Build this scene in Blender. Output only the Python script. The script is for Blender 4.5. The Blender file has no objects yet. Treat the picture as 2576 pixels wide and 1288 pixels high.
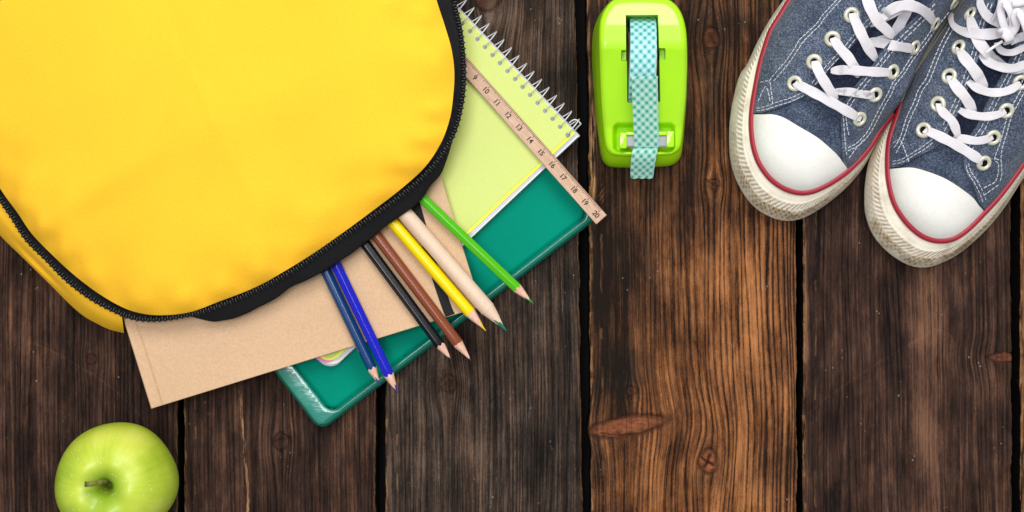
import bpy, math, random
import numpy as np
from mathutils import Vector, Matrix, Quaternion
from mathutils.geometry import delaunay_2d_cdt, tessellate_polygon

random.seed(7)
rng = np.random.default_rng(11)
scene = bpy.context.scene
C = scene.collection

# ------------------------------------------------------------------ camera, world, lamps
H = 0.90                       # camera height over the planks (m)
S = 0.3208                     # half width of the view at the plank surface (m)
cam = bpy.data.objects.new('camera', bpy.data.cameras.new('camera'))
cam.data.sensor_width = 36.0
cam.data.lens = H * 18.0 / S
cam.data.clip_start = 0.05
cam.data.clip_end = 50
cam.location = (0, 0, H)
C.objects.link(cam)
scene.camera = cam

world = bpy.data.worlds.new('World')
scene.world = world
world.use_nodes = True
bg = world.node_tree.nodes['Background']
bg.inputs['Color'].default_value = (0.97, 0.985, 1.0, 1)
bg.inputs['Strength'].default_value = 0.50

def area(name, loc, target, size, sizey, power, col):
    l = bpy.data.lights.new(name, 'AREA')
    l.shape = 'RECTANGLE'; l.size = size; l.size_y = sizey
    l.energy = power; l.color = col
    o = bpy.data.objects.new(name, l)
    o.location = loc
    d = Vector(target) - Vector(loc)
    o.rotation_euler = d.to_track_quat('-Z', 'Y').to_euler()
    C.objects.link(o)
    return o
area('window_light', (0.22, 0.95, 1.35), (0, 0, 0), 1.0, 0.8, 20.0, (1.0, 0.985, 0.96))
area('fill_light', (-0.25, 0.10, 1.7), (0, 0, 0), 0.5, 0.5, 13.0, (0.97, 0.985, 1.0))

scene.view_settings.view_transform = 'Standard'
scene.view_settings.look = 'None'
scene.view_settings.exposure = 0.0
scene.view_settings.gamma = 1.0
scene.cycles.max_bounces = 8

# ------------------------------------------------------------------ measuring helpers
VPX = S / 1288.0               # one measured unit at the plank surface (m)
def P(px, py, z):
    """A point at height z (cm) that the photograph shows at (px, py)."""
    z = z * 0.01
    k = (H - z) / H * VPX
    return Vector(((px - 1288.0) * k, (644.0 - py) * k, z))
def PN(px, py, z):
    z = np.asarray(z, float) * 0.01
    k = (H - z) / H * VPX
    return np.stack([(np.asarray(px) - 1288.0) * k, (644.0 - np.asarray(py)) * k, z + 0 * np.asarray(px)], -1)

def catmull(pts, n=8, closed=False):
    pts = [np.array(p, float) for p in pts]
    out = []
    m = len(pts)
    rngi = range(m if closed else m - 1)
    for i in rngi:
        if closed:
            p0, p1, p2, p3 = pts[(i-1) % m], pts[i], pts[(i+1) % m], pts[(i+2) % m]
        else:
            p1, p2 = pts[i], pts[i+1]
            p0 = pts[i-1] if i > 0 else 2*p1 - p2
            p3 = pts[i+2] if i+2 < m else 2*p2 - p1
        for k in range(n):
            t = k / n
            out.append(0.5*((2*p1)+(-p0+p2)*t+(2*p0-5*p1+4*p2-p3)*t*t+(-p0+3*p1-3*p2+p3)*t**3))
    if not closed: out.append(pts[-1])
    return np.array(out)

def resample(pts, step=None, n=None, closed=False):
    pts = np.array(pts, float)
    if closed: pts = np.vstack([pts, pts[:1]])
    seg = np.linalg.norm(np.diff(pts, axis=0), axis=1)
    s = np.concatenate([[0], np.cumsum(seg)])
    L = s[-1]
    if n is None: n = max(3, int(round(L/step)))
    if closed: q = np.linspace(0, L, n, endpoint=False)
    else: q = np.linspace(0, L, n)
    return np.stack([np.interp(q, s, pts[:, k]) for k in range(pts.shape[1])], -1)

def seg_dist(p, poly, closed=True):
    p = np.asarray(p, float); poly = np.asarray(poly, float)
    a = poly if closed else poly[:-1]
    b = np.roll(poly, -1, axis=0) if closed else poly[1:]
    best = np.full(len(p), 1e18)
    for i in range(len(a)):
        ab = b[i]-a[i]; L = ab@ab + 1e-12
        t = np.clip(((p-a[i])@ab)/L, 0, 1)
        q = a[i] + t[:, None]*ab
        d = ((p-q)**2).sum(1)
        best = np.minimum(best, d)
    return np.sqrt(best)

def inside(p, poly):
    p = np.asarray(p, float); poly = np.asarray(poly, float)
    x, y = p[:, 0], p[:, 1]
    c = np.zeros(len(p), bool)
    j = len(poly)-1
    for i in range(len(poly)):
        xi, yi = poly[i]; xj, yj = poly[j]
        if yi != yj:
            m = ((yi > y) != (yj > y)) & (x < (xj-xi)*(y-yi)/(yj-yi)+xi)
            c ^= m
        j = i
    return c

def rrect(cx0, cy0, cx1, cy1, r, n=6):
    out = []
    for (cx, cy, a0) in ((cx1-r, cy1-r, 0), (cx0+r, cy1-r, 90), (cx0+r, cy0+r, 180), (cx1-r, cy0+r, 270)):
        for k in range(n+1):
            a = math.radians(a0 + 90*k/n)
            out.append((cx+r*math.cos(a), cy+r*math.sin(a)))
    return out

# ------------------------------------------------------------------ object helpers
def tag(o, label=None, cat=None, group=None, kind=None):
    if label: o['label'] = label
    if cat: o['category'] = cat
    if group: o['group'] = group
    if kind: o['kind'] = kind
    return o
def thing(name, loc, label=None, cat=None, group=None, kind=None):
    o = bpy.data.objects.new(name, None)
    o.empty_display_size = 0.01
    o.location = loc
    C.objects.link(o)
    return tag(o, label, cat, group, kind)
def wloc(parent):
    v = Vector((0, 0, 0))
    while parent is not None:
        v += parent.location; parent = parent.parent
    return v
def obj(name, verts, faces, mats, parent=None, smooth=True, fm=None, kind=None, label=None, uv=None, sharp=None, origin=None):
    me = bpy.data.meshes.new(name)
    base = wloc(parent) if parent else Vector((0, 0, 0))
    off = np.array(base)
    V = np.array([tuple(v) for v in verts], float) if not isinstance(verts, np.ndarray) else verts.astype(float)
    loc = Vector((0, 0, 0))
    if origin is not None:
        loc = Vector(origin) - base
        off = np.array(origin)
    me.from_pydata((V - off).tolist(), [], [list(f) for f in faces])
    if not isinstance(mats, (list, tuple)): mats = [mats]
    for m in mats: me.materials.append(m)
    if fm is not None: me.polygons.foreach_set('material_index', np.array(fm, np.int32))
    me.polygons.foreach_set('use_smooth', np.full(len(me.polygons), bool(smooth)))
    if sharp and smooth:
        try: me.set_sharp_from_angle(angle=math.radians(sharp))
        except Exception: pass
    if uv is not None:
        l = me.uv_layers.new(name='UVMap')
        vi = np.zeros(len(me.loops), np.int32); me.loops.foreach_get('vertex_index', vi)
        l.data.foreach_set('uv', np.asarray(uv, np.float32)[vi].ravel())
    me.update()
    o = bpy.data.objects.new(name, me)
    C.objects.link(o)
    o.location = loc
    if parent: o.parent = parent
    return tag(o, label=label, kind=kind)

class MB:
    def __init__(s): s.v = []; s.f = []; s.m = []
    def add(s, v, f, m=0):
        b = len(s.v)
        s.v += [tuple(x) for x in v]
        s.f += [tuple(b+i for i in q) for q in f]
        s.m += [m]*len(f)
    def build(s, name, mats, parent=None, **k):
        return obj(name, s.v, s.f, mats, parent, fm=s.m, **k)

def grid_faces(nu, nv, cu=False, cv=False):
    f = []
    for i in range(nu if cu else nu-1):
        for j in range(nv if cv else nv-1):
            a = i*nv+j; b = ((i+1) % nu)*nv+j
            c = ((i+1) % nu)*nv+(j+1) % nv; d = i*nv+(j+1) % nv
            f.append((a, b, c, d))
    return f
def sweep(path, profile, closed_profile=True, up=Vector((0, 0, 1)), caps=True, closed=False, sides=None):
    """profile: list of (side, up) offsets, or function of (i, s in 0..1)"""
    path = [Vector(p) for p in path]
    n = len(path); v = []
    for i, p in enumerate(path):
        if closed: t = path[(i+1) % n] - path[i-1]
        else: t = path[min(i+1, n-1)] - path[max(i-1, 0)]
        t.normalize()
        sd = t.cross(up)
        if sd.length < 1e-4: sd = Vector((1, 0, 0))
        sd.normalize()
        if sides is not None: sd = Vector(sides[i]).normalized()
        u = sd.cross(t).normalized()
        pr = profile(i, i/max(1, n-1)) if callable(profile) else profile
        for (a, b) in pr: v.append(p + sd*a + u*b)
    m = len(pr)
    f = grid_faces(n, m, closed, closed_profile)
    if caps and not closed and closed_profile:
        f.append(tuple(range(m))[::-1]); f.append(tuple((n-1)*m+j for j in range(m)))
    return v, f
def circ(r, n=8, ry=None):
    ry = r if ry is None else ry
    return [(r*math.cos(2*math.pi*k/n), ry*math.sin(2*math.pi*k/n)) for k in range(n)]

def patch(name, loop, zf, mats, parent, step=8.0, insets=(), holes=(), skirt=0.0, keep=None, smooth=True,
          uv=False, hole_skirt=0.0, extra=None, bstep=None, sharp=None, fmf=None, kind=None, label=None):
    """Triangulated sheet inside `loop` (measured units) lifted to zf(x, y) cm, with a skirt of `skirt` cm round it."""
    loop = np.array(loop, float)
    loop = resample(loop, step=bstep or step*0.7, closed=True) if bstep != 0 else loop
    area2 = np.sum(loop[:, 0]*np.roll(loop[:, 1], -1) - np.roll(loop[:, 0], -1)*loop[:, 1])
    if area2 < 0: loop = loop[::-1]
    pts = [tuple(p) for p in loop]; edges = [(i, (i+1) % len(loop)) for i in range(len(loop))]
    hl = []
    for h in holes:
        h = np.array(h, float); h = resample(h, step=step*0.7, closed=True) if bstep != 0 else h
        b = len(pts); pts += [tuple(p) for p in h]
        edges += [(b+i, b+(i+1) % len(h)) for i in range(len(h))]; hl.append((b, len(h), h))
    tang = np.roll(loop, -1, 0)-np.roll(loop, 1, 0)
    tang /= np.linalg.norm(tang, axis=1)[:, None]+1e-9
    nrm = np.stack([-tang[:, 1], tang[:, 0]], -1)
    inner = 0
    for d in insets:
        q = loop + nrm*d
        ok = (seg_dist(q, loop) > d*0.93) & inside(q, loop)
        for (_, _, h) in hl: ok &= ~inside(q, h)
        pts += [tuple(p) for p in q[ok]]; inner = max(inner, d)
    mn, mx = loop.min(0), loop.max(0)
    gx, gy = np.meshgrid(np.arange(mn[0], mx[0], step), np.arange(mn[1], mx[1], step*0.866))
    gx = gx + (np.arange(gx.shape[0]) % 2)[:, None]*step*0.5
    g = np.stack([gx.ravel(), gy.ravel()], -1)
    if extra is not None: g = np.vstack([g, extra])
    ok = inside(g, loop) & (seg_dist(g, loop) > inner+step*0.45)
    for (_, _, h) in hl: ok &= (~inside(g, h)) & (seg_dist(g, h) > step*0.4)
    g = g[ok]
    pts += [tuple(p) for p in g]
    rv, re, rf, ov, oe, of = delaunay_2d_cdt([Vector(p) for p in pts], edges, [], 0, 1e-4)
    V2 = np.array([tuple(v) for v in rv])
    F = [tuple(f) for f in rf]
    cen = np.array([V2[list(f)].mean(0) for f in F])
    kp = inside(cen, loop)
    for (_, _, h) in hl: kp &= ~inside(cen, h)
    if keep is not None: kp &= keep(cen)
    F = [f for f, k in zip(F, kp) if k]
    # orient upward (image y points down)
    out = []
    for f in F:
        a, b, c = V2[f[0]], V2[f[1]], V2[f[2]]
        cr = (b[0]-a[0])*(c[1]-a[1])-(b[1]-a[1])*(c[0]-a[0])
        out.append(f if cr < 0 else f[::-1])
    Z = zf(V2[:, 0], V2[:, 1])
    V3 = PN(V2[:, 0], V2[:, 1], Z)
    verts = V3.tolist(); faces = out
    fmi = [0]*len(faces) if fmf is None else [int(x) for x in fmf(np.array([V2[list(f)].mean(0) for f in faces]))]
    def add_skirt(lp, depth):
        z = zf(lp[:, 0], lp[:, 1])
        top = PN(lp[:, 0], lp[:, 1], z); bot = top.copy(); bot[:, 2] -= depth*0.01
        b = len(verts); n = len(lp)
        verts.extend(top.tolist()); verts.extend(bot.tolist())
        for i in range(n):
            j = (i+1) % n
            faces.append((b+i, b+j, b+n+j, b+n+i)); fmi.append(fmi[0])
    if skirt: add_skirt(loop, skirt)
    if hole_skirt:
        for (_, _, h) in hl: add_skirt(h[::-1], hole_skirt)
    uvs = None
    if uv: uvs = np.vstack([V2, loop, loop]) if skirt else V2
    return obj(name, np.array(verts), faces, mats, parent, smooth=smooth, fm=fmi, sharp=sharp, kind=kind, label=label, uv=uvs)

# ------------------------------------------------------------------ material helpers
class NT:
    def __init__(s, name, rough=0.5, col=(0.5, 0.5, 0.5), spec=0.5, **kw):
        s.mat = bpy.data.materials.new(name); s.mat.use_nodes = True
        s.nt = s.mat.node_tree; s.n = s.nt.nodes
        s.b = s.n['Principled BSDF']
        s.b.inputs['Roughness'].default_value = rough
        s.b.inputs['Base Color'].default_value = (*col, 1)
        s.b.inputs['Specular IOR Level'].default_value = spec
        for k, v in kw.items():
            s.b.inputs[k.replace('_', ' ')].default_value = v
        s.tc = None
    def link(s, a, b): s.nt.links.new(a, b)
    def coord(s, kind='Object'):
        if s.tc is None: s.tc = s.n.new('ShaderNodeTexCoord')
        return s.tc.outputs[kind]
    def attr(s, name, out='Fac'):
        a = s.n.new('ShaderNodeAttribute'); a.attribute_name = name; return a.outputs[out]
    def mapping(s, vec, scale=(1, 1, 1), rot=(0, 0, 0), loc=(0, 0, 0)):
        m = s.n.new('ShaderNodeMapping'); s.link(vec, m.inputs[0])
        m.inputs['Scale'].default_value = scale; m.inputs['Rotation'].default_value = rot; m.inputs['Location'].default_value = loc
        return m.outputs[0]
    def noise(s, vec, scale=5, detail=3, rough=0.55, dist=0.0):
        t = s.n.new('ShaderNodeTexNoise'); s.link(vec, t.inputs['Vector'])
        t.inputs['Scale'].default_value = scale; t.inputs['Detail'].default_value = detail
        t.inputs['Roughness'].default_value = rough; t.inputs['Distortion'].default_value = dist
        return t.outputs[0]
    def voronoi(s, vec, scale=5, feature='F1', out='Distance', rnd=1.0):
        t = s.n.new('ShaderNodeTexVoronoi'); t.feature = feature; s.link(vec, t.inputs['Vector'])
        t.inputs['Scale'].default_value = scale; t.inputs['Randomness'].default_value = rnd
        return t.outputs[out]
    def math(s, op, a, b=None, c=None, clamp=False):
        m = s.n.new('ShaderNodeMath'); m.operation = op; m.use_clamp = clamp
        for i, x in enumerate((a, b, c)):
            if x is None: continue
            if isinstance(x, (int, float)): m.inputs[i].default_value = x
            else: s.link(x, m.inputs[i])
        return m.outputs[0]
    def ramp(s, fac, stops, interp='LINEAR'):
        r = s.n.new('ShaderNodeValToRGB'); s.link(fac, r.inputs[0]); cr = r.color_ramp; cr.interpolation = interp
        while len(cr.elements) < len(stops): cr.elements.new(0.5)
        for e, (p, c) in zip(cr.elements, stops):
            e.position = p
            e.color = (c, c, c, 1) if isinstance(c, (int, float)) else (*c, 1)
        return r.outputs[0]
    def mix(s, fac, a, b, mode='MIX'):
        m = s.n.new('ShaderNodeMix'); m.data_type = 'RGBA'; m.blend_type = mode
        ins = [i for i in m.inputs if i.enabled or True]
        f = m.inputs[0]; A = m.inputs[6]; B = m.inputs[7]
        for sock, x in ((f, fac), (A, a), (B, b)):
            if isinstance(x, (int, float)):
                sock.default_value = x if sock is f else (x, x, x, 1)
            elif isinstance(x, tuple): sock.default_value = (*x, 1)
            else: s.link(x, sock)
        return m.outputs[2]
    def sep(s, vec):
        m = s.n.new('ShaderNodeSeparateXYZ'); s.link(vec, m.inputs[0]); return m.outputs
    def comb(s, x, y, z):
        m = s.n.new('ShaderNodeCombineXYZ')
        for i, q in enumerate((x, y, z)):
            if isinstance(q, (int, float)): m.inputs[i].default_value = q
            else: s.link(q, m.inputs[i])
        return m.outputs[0]
    def color(s, sock): s.link(sock, s.b.inputs['Base Color'])
    def rough(s, sock): s.link(sock, s.b.inputs['Roughness'])
    def bump(s, h, strength=0.3, dist=0.001):
        b = s.n.new('ShaderNodeBump'); b.inputs['Strength'].default_value = strength; b.inputs['Distance'].default_value = dist
        s.link(h, b.inputs['Height']); s.link(b.outputs[0], s.b.inputs['Normal'])
        return b

def simple(name, col, rough=0.5, spec=0.5, var=0.12, scale=60, bump=0.0, bscale=400, **kw):
    m = NT(name, rough, col, spec, **kw)
    n = m.noise(m.coord(), scale, 4, 0.6)
    lo = tuple(c*(1-var) for c in col); hi = tuple(min(1, c*(1+var)) for c in col)
    m.color(m.ramp(n, [(0.3, lo), (0.7, hi)]))
    if bump: m.bump(m.noise(m.coord(), bscale, 3), bump, 0.0006)
    return m.mat

# ------------------------------------------------------------------ wood planks
def wood_material(name, dark, mid, light, wdark, wmid, wlight, ringf=5.0, seed=0.0):
    m = NT(name, 0.7, (0.1, 0.06, 0.04), 0.12)
    g = m.attr('grain', 'Vector')                     # (across, along) in units of 100 measured px
    gs = m.sep(g)
    gx, gy = gs[0], gs[1]
    drift = m.noise(m.comb(m.math('MULTIPLY', gx, 0.9), m.math('MULTIPLY', gy, 0.035), seed), 1.6, 2, 0.5)
    wob = m.noise(m.comb(m.math('MULTIPLY', gx, 3.0), m.math('MULTIPLY', gy, 1.3), seed+3), 2.0, 3, 0.6)
    jit = m.noise(m.comb(m.math('MULTIPLY', gx, 22.0), m.math('MULTIPLY', gy, 13.0), seed+4), 1.0, 3, 0.7)
    gx2 = m.math('ADD', m.math('ADD', gx, m.math('MULTIPLY', wob, 0.030)), m.math('MULTIPLY', jit, 0.034))
    # growth rings cut lengthwise, uneven spacing
    ph = m.math('ADD', m.math('MULTIPLY', gx2, ringf), m.math('MULTIPLY', drift, 8.0))
    saw = m.math('FRACT', ph)
    late = m.ramp(saw, [(0.0, 0.0), (0.16, 0.7), (0.50, 1.0), (0.80, 0.55), (0.93, 0.05), (1.0, 0.0)])
    band = m.noise(m.comb(m.math('MULTIPLY', gx2, 6.0), m.math('MULTIPLY', gy, 0.10), seed+7), 1.0, 4, 0.65)
    fib = m.noise(m.comb(m.math('MULTIPLY', gx2, 30.0), m.math('MULTIPLY', gy, 0.42), seed+11), 1.0, 3, 0.7)
    fib2 = m.noise(m.comb(m.math('MULTIPLY', gx2, 80.0), m.math('MULTIPLY', gy, 3.2), seed+15), 1.0, 3, 0.7)
    grit = m.noise(m.comb(m.math('MULTIPLY', gx, 55.0), m.math('MULTIPLY', gy, 24.0), seed+19), 1.0, 3, 0.75)
    blot = m.noise(m.comb(m.math('MULTIPLY', gx, 1.1), m.math('MULTIPLY', gy, 0.45), seed+23), 1.4, 5, 0.65)
    rs = m.attr('ringamt')
    brk = m.ramp(m.noise(m.comb(m.math('MULTIPLY', gx, 4.0), m.math('MULTIPLY', gy, 2.2), seed+27), 1.0, 3, 0.6), [(0.35, 0.55), (0.6, 1.0)])
    v = m.math('MULTIPLY', m.math('SUBTRACT', late, 0.62), m.math('MULTIPLY', m.math('MULTIPLY', rs, brk), 0.36))
    for nz, k_ in ((band, 0.80), (fib, 0.82), (fib2, 0.48), (grit, 0.5), (blot, 1.10)):
        v = m.math('ADD', v, m.math('MULTIPLY', m.math('SUBTRACT', nz, 0.5), k_))
    v = m.math('ADD', v, 0.45)
    tone = m.attr('tone')
    v = m.math('ADD', v, tone)
    cold = m.ramp(v, [(0.12, dark), (0.45, mid), (0.88, light)])
    warm = m.ramp(v, [(0.12, wdark), (0.42, wmid), (0.82, wlight)])
    wn = m.noise(m.comb(m.math('MULTIPLY', gx, 4.5), m.math('MULTIPLY', gy, 0.6), seed+31), 1.0, 4, 0.65)
    wf = m.math('ADD', m.attr('warm'), m.math('MULTIPLY', m.math('SUBTRACT', wn, 0.5), 2.0), clamp=True)
    col = m.mix(wf, cold, warm)
    # knots
    kn = m.attr('knot')
    kcol = m.ramp(m.noise(m.mapping(m.coord(), (200, 420, 200)), 1.0, 4, 0.65), [(0.3, (0.075, 0.024, 0.012)), (0.7, (0.33, 0.105, 0.042))])
    col = m.mix(m.math('MULTIPLY', kn, 0.9, clamp=True), col, kcol)
    # worn pale edges and splinters
    ed = m.attr('worn')
    en = m.noise(m.comb(m.math('MULTIPLY', gx, 22.0), m.math('MULTIPLY', gy, 1.6), seed+41), 1.0, 4, 0.7)
    ef = m.math('MULTIPLY', ed, m.ramp(en, [(0.42, 0.0), (0.6, 1.0)]), clamp=True)
    col = m.mix(ef, col, (0.42, 0.215, 0.095))
    # dark checks and char
    dk = m.math('MULTIPLY', m.attr('char_gap_shade'), 0.97, clamp=True)
    ck = m.noise(m.comb(m.math('MULTIPLY', gx2, 24.0), m.math('MULTIPLY', gy, 0.30), seed+51), 1.0, 3, 0.5)
    line = m.ramp(ck, [(0.0, 1.0), (0.30, 1.0), (0.37, 0.0), (1.0, 0.0)])
    dk = m.math('MAXIMUM', dk, m.math('MULTIPLY', line, 0.55))
    col = m.mix(dk, col, (0.006, 0.004, 0.004))
    # grit specks of pale dust
    sp = m.voronoi(m.mapping(m.coord(), (1, 0.8, 1)), 210)
    spn = m.noise(m.coord(), 38, 2)
    spf = m.math('MULTIPLY', m.ramp(sp, [(0.0, 1.0), (0.085, 1.0), (0.13, 0.0)]), m.ramp(spn, [(0.56, 0.0), (0.66, 1.0)]))
    col = m.mix(m.math('MULTIPLY', spf, 0.55), col, (0.30, 0.27, 0.25))
    m.color(col)
    m.rough(m.ramp(v, [(0.2, 0.75), (0.8, 0.5)]))
    hgt = m.math('SUBTRACT', v, m.math('MULTIPLY', dk, 1.2))
    m.bump(hgt, 0.6, 0.0011)
    return m.mat

W_COLD = wood_material('weathered_brown_wood', (0.0055, 0.0030, 0.0024), (0.036, 0.0170, 0.0120), (0.150, 0.072, 0.045),
                       (0.014, 0.006, 0.004), (0.082, 0.036, 0.020), (0.26, 0.125, 0.062), 7.0, 1.0)
W_GREY = wood_material('weathered_grey_brown_wood', (0.005, 0.0038, 0.0032), (0.031, 0.021, 0.016), (0.15, 0.10, 0.074),
                       (0.014, 0.007, 0.004), (0.075, 0.040, 0.024), (0.22, 0.125, 0.075), 9.0, 5.3)
W_WARM = wood_material('warm_orange_wood', (0.010, 0.006, 0.004), (0.050, 0.025, 0.014), (0.15, 0.075, 0.04),
                       (0.016, 0.006, 0.003), (0.140, 0.050, 0.017), (0.45, 0.180, 0.060), 6.5, 9.7)

def gauss(x, y, cx, cy, sx, sy): return np.exp(-(((x-cx)/sx)**2+((y-cy)/sy)**2))
def n1(x, seed, f):            # cheap smooth 1-D noise
    r = np.random.default_rng(seed).uniform(-1, 1, 4096)
    t = np.asarray(x)*f + 1000; i = np.floor(t).astype(int); u = t-i; u = u*u*(3-2*u)
    return r[i % 4096]*(1-u)+r[(i+1) % 4096]*u
KNOTS = [  # x, y, half width, half height, strength of colour, grain detour
    (1580, 1072, 86, 24, 1.0, 0.30), (1780, 1162, 22, 30, 0.95, 0.9), (1788, 98, 20, 26, 0.45, 1.2), (1796, 464, 13, 12, 0.30, 1.0),
    (1127, 966, 20, 20, 0.16, 0.8), (708, 1112, 20, 20, 0.10, 0.7), (2530, 900, 44, 12, 0.55, 0.35), (1588, 984, 14, 10, 0.2, 0.8),
    (1225, 2, 30, 24, 0.3, 1.0), (230, 905, 12, 12, 0.1, 0.6)]
CRACKS = [ # polyline, half width, depth: dark checks in the wood
    ([(86, 600), (82, 760), (78, 900), (74, 1000), (70, 1130), (66, 1288), (60, 1500)], 1.7, 1.0),
    ([(1100, 990), (1118, 968), (1140, 956)], 1.4, 0.8), ([(1127, 948), (1130, 985)], 1.2, 0.8),
    ([(690, 1112), (705, 1106), (726, 1100)], 1.6, 0.8), ([(708, 1094), (704, 1125), (708, 1142)], 1.4, 0.8),
    ([(1764, 1150), (1780, 1162), (1796, 1170)], 1.8, 1.0), ([(1787, 1144), (1781, 1162), (1772, 1176)], 1.8, 1.0),
    ([(1510, 1090), (1560, 1096), (1610, 1090), (1640, 1082), (1670, 1070)], 1.6, 0.7),
    ([(1600, 1050), (1640, 1047), (1672, 1052)], 1.2, 0.6),
    ([(1748, 860), (1762, 900), (1758, 960), (1768, 1010)], 1.6, 0.7), ([(1722, 1180), (1728, 1230), (1724, 1288), (1722, 1400)], 1.5, 0.6),
    ([(1776, 452), (1794, 466), (1812, 470)], 1.3, 0.8), ([(1786, 84), (1790, 100), (1800, 112)], 1.6, 0.9),
    ([(180, 600), (184, 700), (180, 760), (190, 850), (168, 900), (172, 1000), (168, 1080)], 1.0, 0.5),
    ([(2290, 660), (2286, 800), (2290, 950), (2296, 1100), (2292, 1288)], 1.0, 0.45),
    ([(2180, 690), (2176, 860), (2184, 1020), (2182, 1288)], 1.1, 0.4),
]
PALE = [   # splinters where the surface broke to bright wood
    ([(604, 985), (608, 1040), (614, 1100), (618, 1170), (624, 1240), (622, 1300)], 2.0, 0.9),
    ([(1158, -20), (1190, 60)], 0.5, 0.3)]
SCUFF = [  # old diagonal scratches
    ([(80, 858), (170, 905), (260, 960), (330, 1020), (372, 1070)], 1.6, 0.55),
    ([(2030, 1040), (2080, 1000), (2150, 950), (2260, 880), (2340, 836)], 2.2, 0.4),
    ([(2340, 832), (2364, 828), (2392, 846)], 1.6, 0.5)]

def plank(parent, x0t, x0b, x1t, x1b, mat, seed, warmf, tonef, ringf, dx=3.0, dy=3.6, y0=-330, y1=1620, label=None):
    nx = max(6, int((x1t-x0t)/dx)); ny = max(6, int((y1-y0)/dy))
    u = np.linspace(0, 1, nx); yy = np.linspace(y0, y1, ny)
    U, Y = np.meshgrid(u, yy)
    f = (Y)/1288.0
    L = x0t+(x0b-x0t)*f + 2.2*n1(Y, seed, 1/60)+1.0*n1(Y, seed+1, 1/14)
    R = x1t+(x1b-x1t)*f + 2.2*n1(Y, seed+2, 1/70)+1.0*n1(Y, seed+3, 1/12)
    if seed == 40: L = L - 6*np.exp(-((Y-1084)/26)**2)
    X = L+(R-L)*U
    gx = X + 8*n1(Y, seed+4, 1/520)+3*n1(Y+X*0.4, seed+5, 1/260)
    knot = np.zeros_like(X); ring = ringf(X, Y) if callable(ringf) else np.full_like(X, ringf)
    char_gap_shade = np.zeros_like(X)
    Z = np.zeros_like(X)
    for (kx, ky, kw, kh, ks, dt) in KNOTS:
        if not (L.min()-60 < kx < R.max()+60): continue
        Yk = Y+(X-kx)*(0.12 if kw > 60 else 0)
        q = (np.abs(X-kx)/kw)**(1.5 if kw > 60 else 2)+((Yk-ky)/kh)**2
        far = np.exp(-(((X-kx)/(kw*2.2))**2+((Y-ky)/(kh*3.6))**2))
        gx = gx - (X-kx)*far*0.72*dt
        edgeq = np.sqrt(q)
        wav = 0.07*np.sin(np.arctan2(Y-ky, X-kx)*3+kx)+0.07*n1(X, 77, 1/11)+(0.30*(X-kx)/kw*(Y-ky)/kh if kw > 60 else 0)*0.35
        core = 1/(1+np.exp((edgeq-1+wav)*9))
        knot = np.maximum(knot, core*ks)
        rim = np.exp(-((edgeq-1.05+wav)/0.16)**2)
        char_gap_shade = np.maximum(char_gap_shade, rim*0.62)
        if ks < 0.5: char_gap_shade = np.maximum(char_gap_shade, 0.55*np.exp(-q*1.2))
        Z += -0.10*rim+0.03*core
    for pl, w, dp in CRACKS:
        pl = np.array(pl)
        if pl[:, 0].max() < L.min() or pl[:, 0].min() > R.max(): continue
        pp = catmull(pl, 6)
        pp[:, 0] += 1.8*n1(pp[:, 1], seed+9, 1/9)
        d = seg_dist(np.stack([X.ravel(), Y.ravel()], -1), pp, False).reshape(X.shape)
        char_gap_shade = np.maximum(char_gap_shade, dp*np.exp(-(d/(w*1.15))**2))
        Z -= 0.12*dp*np.exp(-(d/(w+1))**2)
    scuff = np.zeros_like(X)
    worn = np.exp(-((X-L)/5.0)**2)*1.2*(0.35+0.65*(n1(Y, seed+12, 1/45) > -0.25)) + np.exp(-((R-X)/2.6)**2)*0.55
    worn = worn + 0.45*np.exp(-((X-L-30)/1.6)**2)*(n1(Y, seed+13, 1/30) > 0.3)
    if seed == 40: worn = worn + 2.2*np.exp(-((X-L-11)/5)**2)*np.exp(-((Y-385)/110)**2)
    for pl, w, dp in PALE+SCUFF:
        pl = np.array(pl)
        if pl[:, 0].max() < L.min() or pl[:, 0].min() > R.max(): continue
        pp = catmull(pl, 6); pp[:, 0] += 1.5*n1(pp[:, 1], seed+19, 1/7)
        d = seg_dist(np.stack([X.ravel(), Y.ravel()], -1), pp, False).reshape(X.shape)
        if dp > 0.8: worn = np.maximum(worn, 1.6*np.exp(-(d/w)**2))
        else:
            Z -= 0.05*np.exp(-(d/w)**2); scuff = np.maximum(scuff, dp*np.exp(-(d/(w*1.3))**2))
    # rounded, slightly ragged arrises and small undulation of the faces
    e = np.minimum(X-L, R-X)
    Z -= 0.16*np.exp(-(e/3.0)) + 0.03*np.exp(-(e/14.0))
    Z += 0.012*n1(gx, seed+21, 1/9)+0.010*n1(gx+3, seed+22, 1/4)
    V = PN(X.ravel(), Y.ravel(), np.zeros(X.size)); V[:, 2] = Z.ravel()*0.01
    nv = len(V)
    # side walls and ends
    ring_idx = [i for i in range(nx)] + [r*nx+nx-1 for r in range(1, ny)] + [(ny-1)*nx+i for i in range(nx-2, -1, -1)] + [r*nx for r in range(ny-2, 0, -1)]
    Vm = V[ring_idx].copy(); Vm[:, 2] = -0.0038
    Vb = V[ring_idx].copy(); Vb[:, 2] = -0.024
    allV = np.vstack([V, Vm, Vb])
    i = np.arange(ny-1)[:, None]*nx+np.arange(nx-1)[None, :]
    q = np.stack([i, i+nx, i+nx+1, i+1], -1).reshape(-1, 4)
    m = len(ring_idx); ri = np.array(ring_idx); k = np.arange(m); kn_ = (k+1) % m
    sk = np.stack([ri[k], ri[kn_], nv+kn_, nv+k], -1)
    sk2 = np.stack([nv+k, nv+kn_, nv+m+kn_, nv+m+k], -1)
    faces = np.vstack([q, sk, sk2]).astype(np.int32)
    me = bpy.data.meshes.new('plank')
    me.vertices.add(len(allV)); me.vertices.foreach_set('co', (allV-np.array(wloc(parent))).astype(np.float32).ravel())
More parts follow.
